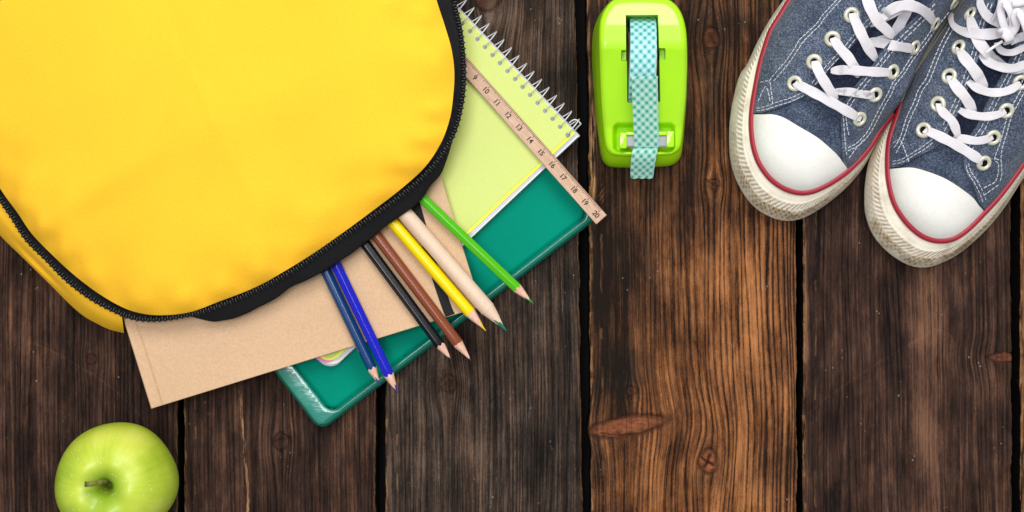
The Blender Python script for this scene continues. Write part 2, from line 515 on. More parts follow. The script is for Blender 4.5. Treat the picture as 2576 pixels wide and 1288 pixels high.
    me.loops.add(faces.size); me.loops.foreach_set('vertex_index', faces.ravel())
    me.polygons.add(len(faces)); me.polygons.foreach_set('loop_start', np.arange(0, faces.size, 4, dtype=np.int32))
    me.polygons.foreach_set('loop_total', np.full(len(faces), 4, np.int32))
    me.polygons.foreach_set('use_smooth', np.full(len(faces), True))
    me.update(calc_edges=True)
    def fa(name, A, cap):
        a = me.attributes.new(name, 'FLOAT', 'POINT')
        full = np.concatenate([A.ravel(), np.full(2*m, cap)])
        a.data.foreach_set('value', full.astype(np.float32))
    fa('warm', warmf(X, Y), None or 0.0); fa('tone', tonef(X, Y)+0.22*scuff, -0.25); fa('knot', knot, 0.0); fa('worn', np.clip(worn, 0, 1.5), 0.0)
    fa('char_gap_shade', np.clip(char_gap_shade, 0, 1), 1.0); fa('ringamt', ring, 0.3)  # side walls and ends go black: shade of the gaps put into colour
    G = np.stack([gx.ravel()/100, Y.ravel()/100, np.zeros(X.size)], -1)
    G = np.vstack([G, G[ring_idx], G[ring_idx]])
    a = me.attributes.new('grain', 'FLOAT_VECTOR', 'POINT'); a.data.foreach_set('vector', G.astype(np.float32).ravel())
    me.materials.append(mat)
    o = bpy.data.objects.new('plank', me); C.objects.link(o); o.parent = parent
    if label: o['label'] = label
    return o

deck = thing('wooden_deck', (0, 0, 0), 'dark weathered wooden planks laid side by side with black gaps', None, None, 'structure')
zero = lambda X, Y: np.zeros_like(X)
plank(deck, -560, -560, -62, -62, W_COLD, 10, zero, zero, 0.7, 9, 12)
plank(deck, -42, -42, 443, 446, W_COLD, 20,
      lambda X, Y: 0.06+0.25*gauss(X, Y, 60, 760, 60, 260)+0.1*gauss(X, Y, 410, 950, 40, 300),
      lambda X, Y: -0.07+0.07*gauss(X, Y, 120, 1000, 40, 500)-0.05*gauss(X, Y, 230, 900, 60, 300), 0.9, 2.6, 3.2)
plank(deck, 462, 462, 936, 946, W_COLD, 30,
      lambda X, Y: 0.08+0.22*gauss(X, Y, 900, 1100, 80, 300),
      lambda X, Y: -0.09+0.05*gauss(X, Y, 800, 1050, 120, 300), 0.7, 2.6, 3.2)
plank(deck, 968, 971, 1447, 1466, W_GREY, 35,
      lambda X, Y: 0.10+0.35*gauss(X, Y, 1200, 850, 90, 120)+0.3*gauss(X, Y, 1290, 100, 120, 200)+0.2*gauss(X, Y, 1180, 1150, 60, 200),
      lambda X, Y: -0.055-0.06*gauss(X, Y, 1400, 1000, 60, 600)+0.06*gauss(X, Y, 1150, 1000, 120, 300), 0.8, 2.6, 3.2)
def warm4(X, Y):
    return np.clip(0.12 + 0.95/(1+np.exp(-(X-1620+0.10*(Y-900))/70))*1/(1+np.exp(-(Y-420)/150)) + 0.35*gauss(X, Y, 1600, 1150, 160, 260) + 0.5*gauss(X, Y, 1640, 1040, 60, 60)
                   - 0.9*gauss(X, Y, 1560, 930, 60, 60) - 0.55*gauss(X, Y, 1930, 1190, 80, 60) + 0.15*gauss(X, Y, 1800, 150, 80, 500)
                   - 0.3*gauss(X, Y, 1990, 900, 25, 700), 0, 1)
def tone4(X, Y):
    return (-0.12 + 0.02*0 -0.10*gauss(X, Y, 1540, 760, 60, 500) -0.12*gauss(X, Y, 1750, 300, 400, 300) + 0.19*gauss(X, Y, 1900, 860, 160, 320) + 0.10*gauss(X, Y, 1830, 650, 120, 200) + 0.08*gauss(X, Y, 1820, 1250, 180, 120)
            - 0.16*gauss(X, Y, 1545, 930, 60, 70) - 0.14*gauss(X, Y, 1690, 1130, 50, 40)+0.08*gauss(X, Y, 1620, 1230, 90, 120)
            - 0.16*gauss(X, Y, 1940, 1190, 60, 50)+0.05*gauss(X, Y, 1620, 1000, 60, 60)-0.10*gauss(X, Y, 1985, 900, 30, 600)+0.45*gauss(X, Y, 1514, 492, 9, 26)*(n1(X*1.3+Y, 91, 1/4) > 0))
plank(deck, 1478, 1488, 2000, 2006, W_WARM, 40, warm4, tone4,
      lambda X, Y: 0.8+0.9/(1+np.exp(-(X-1780)/40)), 2.6, 3.2)
def tone5(X, Y):
    return -0.07+0.33/(1+np.exp(-(X-2286)/6))/(1+np.exp((X-2392)/16))*np.clip(0.45+0.3*gauss(X, Y, 2340, 700, 90, 260)+0.3*gauss(X, Y, 2340, 1100, 90, 260), 0, 1)-0.07*gauss(X, Y, 2080, 800, 50, 300)
plank(deck, 2022, 2022, 2541, 2547, W_COLD, 50,
      lambda X, Y: 0.05+0.2*gauss(X, Y, 2340, 900, 60, 500)+0.5*gauss(X, Y, 2530, 1250, 90, 60)+0.35*gauss(X, Y, 2500, 950, 60, 50)+0.35*gauss(X, Y, 2028, 900, 8, 400),
      tone5, 0.7, 2.6, 3.2)
plank(deck, 2569, 2570, 3070, 3070, W_WARM, 60, lambda X, Y: 0.25+0*X, zero, 0.9, 5, 8)
gm = simple('dark_under_floor', (0.006, 0.005, 0.005), 0.9, 0.1)
obj('under_floor', [P(-700, 1750, -2.6), P(3200, 1750, -2.6), P(3200, -450, -2.6), P(-700, -450, -2.6)], [(0, 1, 2, 3)], gm, deck, smooth=False)

# ------------------------------------------------------------------ green case
def frame_pts(o, da, db, ab):
    return [(o[0]+a*da[0]+b*db[0], o[1]+a*da[1]+b*db[1]) for a, b in ab]
def plastic(name, col, rough, coat=0.0, streak=False, spec=0.5):
    m = NT(name, rough, col, spec)
    n = m.noise(m.coord(), 25, 3)
    m.color(m.ramp(n, [(0.3, tuple(c*0.93 for c in col)), (0.7, tuple(min(1, c*1.06) for c in col))]))
    m.b.inputs['Coat Weight'].default_value = coat; m.b.inputs['Coat Roughness'].default_value = 0.08
    if streak:
        v = m.mapping(m.coord(), (40, 110, 60), (0, 0, math.radians(-62)))
        s = m.noise(v, 1.0, 3, 0.6)
        m.bump(s, 0.25, 0.0025)
        m.color(m.mix(m.ramp(s, [(0.45, 0.0), (0.75, 0.6)]), col, (0.14, 0.36, 0.29)))  # pale streaks put the rim's glossy highlights into the colour
    else:
        m.bump(m.noise(m.coord(), 700, 2), 0.05, 0.0004)
    return m.mat
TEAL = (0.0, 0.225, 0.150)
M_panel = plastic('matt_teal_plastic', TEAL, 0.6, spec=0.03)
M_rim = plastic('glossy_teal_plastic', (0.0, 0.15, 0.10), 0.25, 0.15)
M_streak = plastic('teal_plastic_painted_glints', (0.02, 0.21, 0.16), 0.25, 0.4, True)
ca = np.array((0.7920, -0.6105)); cb = np.array((-0.6105, -0.7920)); cO = np.array((806, 1083))
case = thing('plastic_case', P(900, 700, 0), 'flat teal green plastic case with raised rim, lying under the lime spiral notebook', 'case')
cw = 884
outer = frame_pts(cO, ca, cb, rrect(0, 0, cw, 1120, 30, 8))
def case_ab(x, y):
    dx = x-cO[0]; dy = y-cO[1]
    return dx*ca[0]+dy*ca[1], dx*cb[0]+dy*cb[1]
def case_z(x, y):
    a, b = case_ab(x, y)
    # distance to the outer rounded rectangle and to the inner panel
    def sd(a, b, a0, b0, a1, b1, r):
        qx = np.maximum(a0+r-a, a-(a1-r)); qy = np.maximum(b0+r-b, b-(b1-r))
        return np.hypot(np.maximum(qx, 0), np.maximum(qy, 0))+np.minimum(np.maximum(qx, qy), 0)-r
    do = -sd(a, b, 0, 0, cw, 1120, 30)
    di = -sd(a, b, 50, 20, cw-20, 1060, 24)
    z = np.full(np.shape(a), 1.12)
    z = z - 0.32*np.exp(-np.maximum(do, 0)/4.5)
    z = z - 0.02*np.clip(do, 0, 30)/30
    z = z - 0.20*np.exp(-(di/3.4)**2)
    z = np.where(di > 0, z-0.05, z)
    return z
innerl = frame_pts(cO, ca, cb, rrect(50, 20, cw-20, 1060, 24, 8))
ex = []
for off in (-9, -5, -2.5, 0, 2.5, 5, 9):
    ex += frame_pts(cO, ca, cb, [tuple(p) for p in resample(rrect(50-off*-1, 20+off, cw-20-off, 1060-off, max(8, 24-off), 8), step=7, closed=True)])
ex = np.array(ex)
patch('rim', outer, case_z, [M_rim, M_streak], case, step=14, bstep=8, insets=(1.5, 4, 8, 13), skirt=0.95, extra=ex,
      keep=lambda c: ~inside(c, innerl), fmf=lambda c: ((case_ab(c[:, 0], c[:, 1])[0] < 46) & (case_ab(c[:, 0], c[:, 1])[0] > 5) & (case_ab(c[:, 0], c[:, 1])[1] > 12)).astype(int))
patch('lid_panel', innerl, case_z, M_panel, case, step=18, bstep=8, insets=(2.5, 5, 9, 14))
# lip of the lower half
low = frame_pts(cO, ca, cb, rrect(-1, -2.5, cw+2, 1122, 31, 8))
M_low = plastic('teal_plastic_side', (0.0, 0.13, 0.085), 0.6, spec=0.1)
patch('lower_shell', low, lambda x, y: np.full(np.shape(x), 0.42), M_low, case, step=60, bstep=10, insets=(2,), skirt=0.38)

# ------------------------------------------------------------------ spiral notebook
nC = np.array((1462.0, 344.0)); na = np.array((-0.727, 0.6866)); nb = np.array((-0.6866, -0.727))
nbk = thing('spiral_notebook', P(1100, 400, 1.1), 'lime green spiral notebook with white wire binding, half inside the yellow bag', 'notebook')
def sheet(name, a0, b0, a1, b1, r, ztop, th, mat, holes=False, rs=3, sharp=None, wave=0.0):
    lp = frame_pts(nC, na, nb, rrect(a0, b0, a1, b1, r, 8))
    # corner at the spiral edge stays nearly square
    lp2 = []
    for (a, b) in rrect(a0, b0, a1, b1, r, 8):
        if a < a0+r+1e-6:
            q = min(a-a0, r); bb = b
            a2 = a; b2 = b
            if b < b0+r: # square corner
                cx, cy = a0+r, b0+r
                ang = math.atan2(b-cy, a-cx); rr = rs
                a2 = a0+rs+rr*math.cos(ang); b2 = b0+rs+rr*math.sin(ang)
            lp2.append((a2, b2))
        else: lp2.append((a, b))
    lp = frame_pts(nC, na, nb, lp2)
    hs = []
    if holes:
        for k in range(36):
            c = hole_c(k)
            hs.append([(c[0]+5.6*math.cos(t), c[1]+5.6*math.sin(t)) for t in np.linspace(0, 2*math.pi, 11)[:-1]])
    zf = (lambda x, y: ztop+0*x)
    return patch(name, lp, zf, mat, nbk, step=40, bstep=0, holes=hs, skirt=th, hole_skirt=th if holes else 0, smooth=False)
PITCH = 27.55
def hole_c(k):
    p = nC + na*21.5 + nb*(27+PITCH*k)
    return p
def paper(name, col, rough=0.6, transl=0.0, **kw):
    m = NT(name, rough, col, 0.4)
    n = m.noise(m.coord(), 900, 2); n2 = m.noise(m.coord(), 12, 3)
    m.color(m.ramp(m.math('ADD', m.math('MULTIPLY', n, 0.5), m.math('MULTIPLY', n2, 0.5)), [(0.35, tuple(c*0.95 for c in col)), (0.65, tuple(min(1, c*1.03) for c in col))]))
    m.bump(n, 0.05, 0.0003)
    return m.mat
M_lime = paper('pale_lime_frosted_cover', (0.545, 0.625, 0.155), 0.5)
M_yel = paper('bright_yellow_divider', (0.72, 0.78, 0.015), 0.4)
M_pink = paper('pink_divider', (0.75, 0.16, 0.42), 0.45)
M_greyp = paper('grey_translucent_plastic', (0.42, 0.44, 0.47), 0.25)
M_white = paper('white_paper', (0.72, 0.73, 0.72), 0.7)
sheet('back_cover', 0, 3.5, 866, 930, 36, 1.28, 0.09, M_greyp)
sheet('page_block', 3, 5.5, 860, 926, 34, 1.78, 0.46, M_white)
sheet('grey_divider', 2, 10, 852, 926, 34, 1.82, 0.03, M_greyp)
sheet('pink_divider', 5, 18, 868, 926, 36, 1.86, 0.03, M_pink)
sheet('yellow_divider', 5, 16.5, 858, 926, 36, 1.90, 0.03, M_yel, holes=False)
sheet('front_cover', 7, 25.0, 850, 926, 20, 1.95, 0.035, M_lime, holes=True)
M_hole = simple('punched_hole_grey', (0.24, 0.25, 0.27), 0.5)
M_wire = NT('white_coated_wire', 0.28, (0.66, 0.67, 0.69), 0.6).mat
# wire helix, one object per turn
axis_off = -2.0; R = 0.60
for k in range(34):
    hc = hole_c(k)
    pts = []
    # one turn of the coil: up out of the hole, over the edge, back under
    N = 26
    for i in range(N+1):
        t = i/N
        ang = math.radians(18) + t*math.radians(322)
        kk = VPX*100*(H-0.0158)/H
        across = math.cos(ang)*R/kk; wz = 1.69+math.sin(ang)*R
        q = nC + na*(axis_off+across) + nb*(27+PITCH*k+PITCH*(0.64*t if t < 0.5 else 0.32+0.62*((t-0.5)*2)**2.2))
        pts.append(P(q[0], q[1], wz))
    v, f = sweep(pts, circ(0.00036, 7))
    o = obj('wire_coil', v, f, M_wire, nbk)
    hv = [P(hc[0]+7.6*math.cos(t), hc[1]+7.6*math.sin(t), 1.912) for t in np.linspace(0, 2*math.pi, 15)[:-1]]
    if k < 26:
        obj('punched_hole', hv, [tuple(range(14))[::-1]], M_hole, nbk, smooth=False)
# bent end of the wire at the corner
pts = [nC+na*0+nb*18, nC-na*26+nb*27-nb*16, nC-na*34+nb*6, nC-na*28-nb*2, nC-na*2+nb*9]
e1 = [(1416, 335, 2.0), (1436, 306, 2.25), (1450, 292, 2.1)]
vv = catmull([(1432, 309, 1.9), (1440, 303, 2.0), (1447, 301, 2.05), (1454, 304, 2.0), (1460.5, 311, 1.9), (1460, 313, 1.85), (1452, 321, 1.6), (1445, 330, 1.3)], 6)
v, f = sweep([P(*p) for p in vv], circ(0.00042, 7)); obj('wire_end', v, f, M_wire, nbk)

# ------------------------------------------------------------------ ruler
def wood_light(name, c0, c1, scale=(40, 900, 40), rot=0.0, rough=0.55):
    m = NT(name, rough, c0, 0.4)
    v = m.mapping(m.coord(), (1, 1, 1), (0, 0, rot))
    v = m.mapping(v, scale)
    n = m.noise(v, 1.0, 4, 0.7); n2 = m.noise(m.mapping(m.mapping(m.coord(), (1, 1, 1), (0, 0, rot)), (scale[0]*6, scale[1]*1.6, 40)), 1.0, 2)
    s = m.math('ADD', m.math('MULTIPLY', n, 0.65), m.math('MULTIPLY', n2, 0.35))
    m.color(m.ramp(s, [(0.36, c0), (0.52, tuple((a+b)/2 for a, b in zip(c0, c1))), (0.64, c1)]))
    m.bump(s, 0.12, 0.0004)
    return m.mat
re_ = np.array((1526.5, 541.0)); rd = np.array((-0.6630, -0.7486)); rp = np.array((-0.7486, 0.6630))   # along (towards the bag), across
rang = math.atan2(-rd[1], rd[0])
M_ruler = wood_light('beech_ruler_wood', (0.43, 0.26, 0.165), (0.63, 0.42, 0.29), (60, 1100, 60), -rang)
M_ink = simple('burnt_brown_print', (0.035, 0.012, 0.007), 0.7)
rul = thing('wooden_ruler', P(1350, 380, 2.0), 'light wooden ruler with brown centimetre scale lying across the lime notebook', 'ruler')
RZ = 2.02; RT = 0.26
mb = MB()
L_ = 860; w_ = 35.5
prof = [(0, 0.0), (0, RT-0.06), (1.2, RT), (w_-1.2, RT), (w_, RT-0.06), (w_, 0)]
v = []
for s_ in (0, 1.0, L_):
    for (a, h) in prof:
        q = re_ + rd*s_ + rp*a
        v.append(P(q[0], q[1], RZ+h-(0.03 if s_ == 0 and h >= RT-0.06 else 0)))
f = grid_faces(3, 6, False, True); f += [(0, 1, 2, 3, 4, 5), tuple(range(12, 18))[::-1]]
mb.add(v, f); mb.build('blade', M_ruler, rul, smooth=False)
mb = MB()
T20 = 19.5; CM = 41.75
for i in range(0, 125):
    s_ = T20 + i*CM/10
    ln = 11.5 if i % 10 == 0 else (8.0 if i % 5 == 0 else 6.0)
    hw = 0.72
    q = [re_+rd*(s_-hw)+rp*0.9, re_+rd*(s_+hw)+rp*0.9, re_+rd*(s_+hw)+rp*ln, re_+rd*(s_-hw)+rp*ln]
    zt = RZ+RT+0.004
    a_, b_ = P(*q[0], zt), P(*q[2], zt)
    mb.add([P(*p, zt) for p in q], [(0, 1, 2, 3)])
mb.build('scale_marks', M_ink, rul, smooth=False, kind='stuff')
zt = (RZ+RT+0.004)
for nmb in range(8, 21):
    s_ = T20 + (20-nmb)*CM
    q = re_+rd*s_+rp*19.8
    cu = bpy.data.curves.new('number', 'FONT'); cu.body = str(nmb); cu.size = 0.0044; cu.align_x = 'CENTER'; cu.align_y = 'CENTER'; cu.offset = 0.00011
    cu.space_character = 0.95
    to = bpy.data.objects.new('tmp', cu); C.objects.link(to)
    bpy.context.view_layer.update()
    me = bpy.data.meshes.new_from_object(to.evaluated_get(bpy.context.evaluated_depsgraph_get()))
    bpy.data.objects.remove(to)
    me.materials.clear(); me.materials.append(M_ink)
    o = bpy.data.objects.new('number', me); C.objects.link(o); o.parent = rul
    o.location = P(q[0], q[1], zt) - rul.location
    o.rotation_euler = (0, 0, rang+math.pi)

# ------------------------------------------------------------------ kraft notebook
kO = np.array((381.0, 1028.0)); ku = np.array((0.9552, -0.2958)); kv = np.array((-0.3165, -0.9486))
kv = np.array((-0.2958, -0.9552))
def kz(px): return 1.92+0.030*(px-829)*0.0249
kraft = thing('kraft_notebook', P(700, 850, 1.2), 'brown kraft cardboard notebook with a black elastic band, under the coloured pencils', 'notebook')
def kraft_mat(name, c):
    m = NT(name, 0.75, c, 0.25)
    n = m.noise(m.coord(), 650, 4, 0.75); n2 = m.noise(m.coord(), 20, 3)
    fl = m.voronoi(m.mapping(m.coord(), (1, 1.9, 1), (0, 0, 0.5)), 330)
    col = m.ramp(m.math('ADD', m.math('MULTIPLY', n, 0.7), m.math('MULTIPLY', n2, 0.3)), [(0.35, tuple(x*0.86 for x in c)), (0.65, tuple(min(1, x*1.08) for x in c))])
    fn = m.noise(m.coord(), 160, 2)
    ff = m.math('MULTIPLY', m.ramp(fl, [(0.0, 1.0), (0.08, 1.0), (0.14, 0.0)]), m.ramp(fn, [(0.58, 0.0), (0.66, 0.7)]))
    m.color(m.mix(ff, col, tuple(x*0.45 for x in c)))
    m.bump(n, 0.15, 0.0004)
    return m.mat
M_kraft = kraft_mat('kraft_cardboard', (0.62, 0.405, 0.245))
M_kpage = paper('cream_page_edges', (0.62, 0.52, 0.40), 0.8)
M_band = simple('black_elastic', (0.012, 0.012, 0.013), 0.75, 0.2)
KW, KL = 868, 900
def kboard(name, z0, z1, ins, mat, groove=False):
    us = [ins, ins+1.2, 22, 25, 27.5, 30, 33, 40, 200, 434, 650, KW-ins-1.2, KW-ins]
    zs = []
    for u in us:
        dz = 0.0
        if groove:
            dz = -0.07*math.exp(-((u-27.5)/2.4)**2)+0.012*math.exp(-((u-36)/4)**2)
            if u <= 22: dz -= 0.02
        if groove and (u in (us[0], us[-1])): dz -= 0.03
        zs.append(dz)
    vs = [ins, ins+1.2, 10, 300, 600, KL]
    if not groove: vs = [ins, 300, KL]
    v = []
    for j, vv_ in enumerate(vs):
        for i, u in enumerate(us):
            cr = 3.0 if (i in (0, len(us)-1) and j == 0) else 0
            uu = u + (cr if i == 0 else -cr)*0.5; v2 = vv_+cr*0.5
            q = kO+ku*uu+kv*v2
            v.append(P(q[0], q[1], kz(q[0])+z1+zs[i]-(0.03 if j == 0 and groove else 0)))
    f = [tuple(reversed(t)) for t in grid_faces(len(vs), len(us))]
    f = grid_faces(len(vs), len(us)); f = [t[::-1] for t in f]
    n = len(us); m = len(vs)
    ring = list(range(n)) + [r*n+n-1 for r in range(1, m)] + [(m-1)*n+i for i in range(n-2, -1, -1)] + [r*n for r in range(m-2, 0, -1)]
    b = len(v)
    for r in ring:
        p = Vector(v[r]); p.z -= (z1-z0)*0.01; v.append(p)
    for i in range(len(ring)):
        j = (i+1) % len(ring); f.append((ring[i], b+i, b+j, ring[j]))
    obj(name, v, f, mat, kraft, smooth=False)
kboard('back_cover', 0.0, 0.12, 0.0, M_kraft)
kboard('page_block', 0.12, 0.62, 5.0, M_kpage)
kboard('front_cover', 0.62, 0.78, 0.0, M_kraft, True)
# spine
v = []
for t in np.linspace(0, 1, 9):
    a = math.pi*t
    for vv_ in (0, KL):
        q = kO+ku*(1.5-2.5*math.sin(a))+kv*vv_
        v.append(P(q[0], q[1], kz(q[0])+0.375+0.375*math.cos(a)))
obj('spine', v, [(2*i, 2*i+1, 2*i+3, 2*i+2) for i in range(8)], M_kraft, kraft)
# elastic band
def ktop(px): return kz(px)+0.78
bandc = [(1030, 470), (1046, 518), (1088, 665), (1120, 762), (1132, 792)]
bc = catmull(bandc, 5)
v, f = sweep([P(x, y, ktop(x)+0.035) for x, y in bc], [(-0.00285, -0.0003), (-0.00285, 0.0002), (-0.0019, 0.00035), (-0.0010, 0.0002), (0, 0.00035), (0.0010, 0.0002), (0.0019, 0.00035), (0.00285, 0.0002), (0.00285, -0.0003)])
e0 = len(v)
obj('elastic_band', v, f, M_band, kraft, smooth=False)
v, f = sweep([P(1132, 790, ktop(1132)+0.04), P(1134, 795.5, ktop(1132)-0.08), P(1134, 795.5, kz(1132)-0.03)], [(-0.00285, -0.0003), (-0.00285, 0.0003), (0.00285, 0.0003), (0.00285, -0.0003)], sides=[(1, 0.3, 0)]*3)
obj('elastic_band', v, f, M_band, kraft, smooth=False)

# ------------------------------------------------------------------ pencils
M_pw = wood_light('sharpened_pencil_wood', (0.60, 0.33, 0.23), (0.80, 0.53, 0.41), (300, 300, 300), 0.0, 0.6)
def pencil(name, label, start, end, tip, zs, ze, zt, r, col, leadcol, hexa=True, bodym=None, cone_frac=None, ext=240, lead=0.26, jag=0.10, seed=0):
    A = np.array(start, float); B = np.array(end, float); T = np.array(tip, float)
    Tp = P(T[0], T[1], zt); Bp = P(B[0], B[1], ze); Ap = P(A[0], A[1], zs)
    d = (Bp-Ap).normalized()
    # straight axis from hidden end through the shoulder to the point
    Tip = Tp
    ax = (Tip-Ap); Ltot = ax.length; ax.normalize()
    clen = (Tip-Bp).length
    back = Ap - ax*ext*VPX
    Lt = (Tip-back).length
    th = thing(name, back, label, 'pencil', 'coloured pencils sticking out of the bag')
    nseg = 48; rr = random.Random(seed)
    ph = [rr.uniform(0, 6.28) for _ in range(5)]
    up = Vector((0, 0, 1)); sd = ax.cross(up).normalized(); u2 = sd.cross(ax).normalized()
    rot = rr.uniform(0, 1.0) if hexa else 0
    rads = []
    for k in range(nseg):
        a = 2*math.pi*k/nseg
        if hexa:
            aa = (a+rot) % (math.pi/3)-math.pi/6
            rad = min(r*0.905/math.cos(aa), r*0.985)
        else: rad = r
        rads.append(rad)
    kslope = r*0.97/clen
    def bnd(k):   # axial distance from the tip where paint ends
        a = 2*math.pi*k/nseg
        j = jag*clen*(0.35*math.sin(3*a+ph[0])+0.3*math.sin(5*a+ph[1])+0.2*math.sin(11*a+ph[2]))*(0.5 if not hexa else 0.18)
        return rads[k]/kslope + j
    lb = [lead*clen*(1+0.28*math.sin(3*(2*math.pi*k/nseg)+ph[3])+0.16*math.sin(7*(2*math.pi*k/nseg)+ph[4])) for k in range(nseg)]
    def ringpts(f_a, f_r):
        out = []
        for k in range(nseg):
            a = 2*math.pi*k/nseg; dist = f_a(k); rad = f_r(k, dist)
            out.append(Tip - ax*dist + sd*(math.cos(a)*rad)+u2*(math.sin(a)*rad))
        return out
    def part(nm, rings, mat, cap0=None, cap1=None):
        v = [p for rg in rings for p in rg]
        f = grid_faces(len(rings), nseg, False, True)
        if cap0: f.append(tuple(range(nseg))[::-1])
        if cap1: f.append(tuple((len(rings)-1)*nseg+k for k in range(nseg)))
        return obj(nm, v, f, mat, th, smooth=True, sharp=32)
    barrel = [ringpts(lambda k: Lt, lambda k, d_: rads[k]), ringpts(lambda k: clen*1.35, lambda k, d_: rads[k]),
              ringpts(lambda k: max(bnd(k)+0.0004, rads[k]/kslope), lambda k, d_: rads[k]*0.998), ringpts(bnd, lambda k, d_: min(rads[k]*0.985, d_*kslope*0.99+0.00005))]
    part('barrel', barrel, bodym or col, cap0=True)
    cone = [ringpts(lambda k: bnd(k)*1.03, lambda k, d_: min(rads[k]*0.975, d_*kslope)), ringpts(lambda k: (bnd(k)+lb[k])/2, lambda k, d_: d_*kslope),
            ringpts(lambda k: lb[k], lambda k, d_: d_*kslope)]
    part('sharpened_wood', cone, M_natw if bodym else M_pw)
    tipr = 0.00028
    leadr = [ringpts(lambda k: lb[k]*1.03, lambda k, d_: d_*kslope*0.98), ringpts(lambda k: lb[k]*0.96, lambda k, d_: d_*kslope*0.93), ringpts(lambda k: lb[k]*0.4, lambda k, d_: max(tipr*1.2, d_*kslope*0.95)),
             ringpts(lambda k: 0.0, lambda k, d_: tipr*0.7), ringpts(lambda k: -0.0002, lambda k, d_: tipr*0.2)]
    part('lead', leadr, leadcol, cap1=True)
    return th
def lacquer(name, col, rough=0.22):
    m = NT(name, 0.18, col, 0.22)
    m.b.inputs['Coat Weight'].default_value = 0.05; m.b.inputs['Coat Roughness'].default_value = 0.15
    n = m.noise(m.coord(), 300, 2)
    m.bump(n, 0.06, 0.0003)
    return m.mat
M_natw = wood_light('bare_limewood', (0.66, 0.47, 0.34), (0.72, 0.54, 0.40), (80, 80, 80), 0.0, 0.5)
zk = lambda x: ktop(x)+0.31
def lead(name, c): return simple(name, c, 0.45, 0.5)
PW = 0.0033
def pz(x): return ktop(x)+0.33
pencil('pencil', 'dark navy blue pencil, leftmost in the row over the kraft notebook', (819, 681), (936, 925), (956, 970), pz(819), pz(900)+0.02, pz(900)+0.02, PW,
       lacquer('navy_lacquer', (0.004, 0.036, 0.135)), lead('navy_lead', (0.03, 0.03, 0.17)), True, seed=3, lead=0.36)
pencil('pencil', 'bright royal blue pencil touching the right side of the navy one', (844, 664), (978, 942), (1001, 990), pz(844), pz(900)+0.03, pz(900)+0.03, PW*1.06,
       lacquer('royal_blue_lacquer', (0.010, 0.012, 0.42)), lead('violet_lead', (0.045, 0.02, 0.22)), True, seed=4, lead=0.36)
pencil('pencil', 'black pencil directly left of the reddish brown one', (920, 615), (1108, 866), (1136, 906), pz(920), pz(1030)+0.03, pz(1030)+0.03, PW*0.98,
       lacquer('black_lacquer', (0.006, 0.006, 0.008)), lead('dark_grey_lead', (0.02, 0.025, 0.035)), True, seed=5, lead=0.2)
pencil('pencil', 'reddish brown pencil between the black and yellow pencils', (950, 597), (1155, 864), (1185, 907), pz(950), pz(1050)+0.03, pz(1050)+0.03, PW*1.02,
       lacquer('brown_lacquer', (0.205, 0.052, 0.022)), lead('maroon_lead', (0.09, 0.02, 0.035)), False, seed=6, lead=0.14)
pencil('pencil', 'bright yellow pencil with a yellow point beside the thick bare wood one', (992, 564), (1184, 788), (1222, 832), pz(992)+0.02, pz(1100)+0.05, pz(1100)+0.05, PW*1.1,
       lacquer('yellow_lacquer', (0.82, 0.60, 0.0)), lead('yellow_lead', (0.75, 0.50, 0.0)), False, seed=7, lead=0.36)
pencil('pencil', 'thick bare wood pencil with a blunt dark green point', (1021, 540), (1229, 780), (1274, 832), pz(1021)+0.22, pz(1120)+0.22, pz(1120)+0.22, 0.0047,
       None, lead('green_lead', (0.0, 0.16, 0.09)), False, bodym=M_natw, seed=8, lead=0.42, jag=0.02)
pencil('pencil', 'leaf green pencil lying across the teal case, rightmost of all', (1066, 502), (1301, 723), (1341, 763), pz(1066)+0.02, pz(1150)+0.05, pz(1150)+0.05, PW*1.02,
       lacquer('leaf_green_lacquer', (0.075, 0.42, 0.005)), lead('leaf_green_lead', (0.02, 0.25, 0.02)), True, seed=9, lead=0.33)

# ------------------------------------------------------------------ backpack
bag = thing('backpack', P(450, 200, 0), 'bright yellow backpack with black zip, open over books and pencils', 'backpack')
def fabric(name, col, scale=1500, bumpk=0.25, var=0.10, rough=0.8):
    m = NT(name, rough, col, 0.10)
    m.b.inputs['Sheen Weight'].default_value = 0.0
    v = m.mapping(m.coord(), (scale, scale, scale), (0, 0, 0.45))
    s = m.sep(v)
    w = m.noise(v, 1.0, 1, 0.5)
    n = m.noise(m.coord(), 14, 3); n2 = m.noise(m.coord(), 900, 3, 0.7)
    t = m.math('ADD', m.math('MULTIPLY', n, 0.35), m.math('MULTIPLY', n2, 0.5))
    t = m.math('ADD', t, m.math('MULTIPLY', w, 0.04))
    m.color(m.ramp(t, [(0.25, tuple(c*(1-var) for c in col)), (0.6, tuple(min(1, c*(1+var)) for c in col))]))
    m.bump(m.math('ADD', w, n2), bumpk, 0.0004)
    return m.mat
M_bag = fabric('yellow_canvas', (0.92, 0.50, 0.028), 1900, 0.45, 0.08)
M_tape = fabric('black_zip_tape', (0.010, 0.010, 0.011), 1900, 0.5, 0.3, 0.8)
M_tooth = NT('black_nylon_teeth', 0.32, (0.013, 0.013, 0.015), 0.5).mat
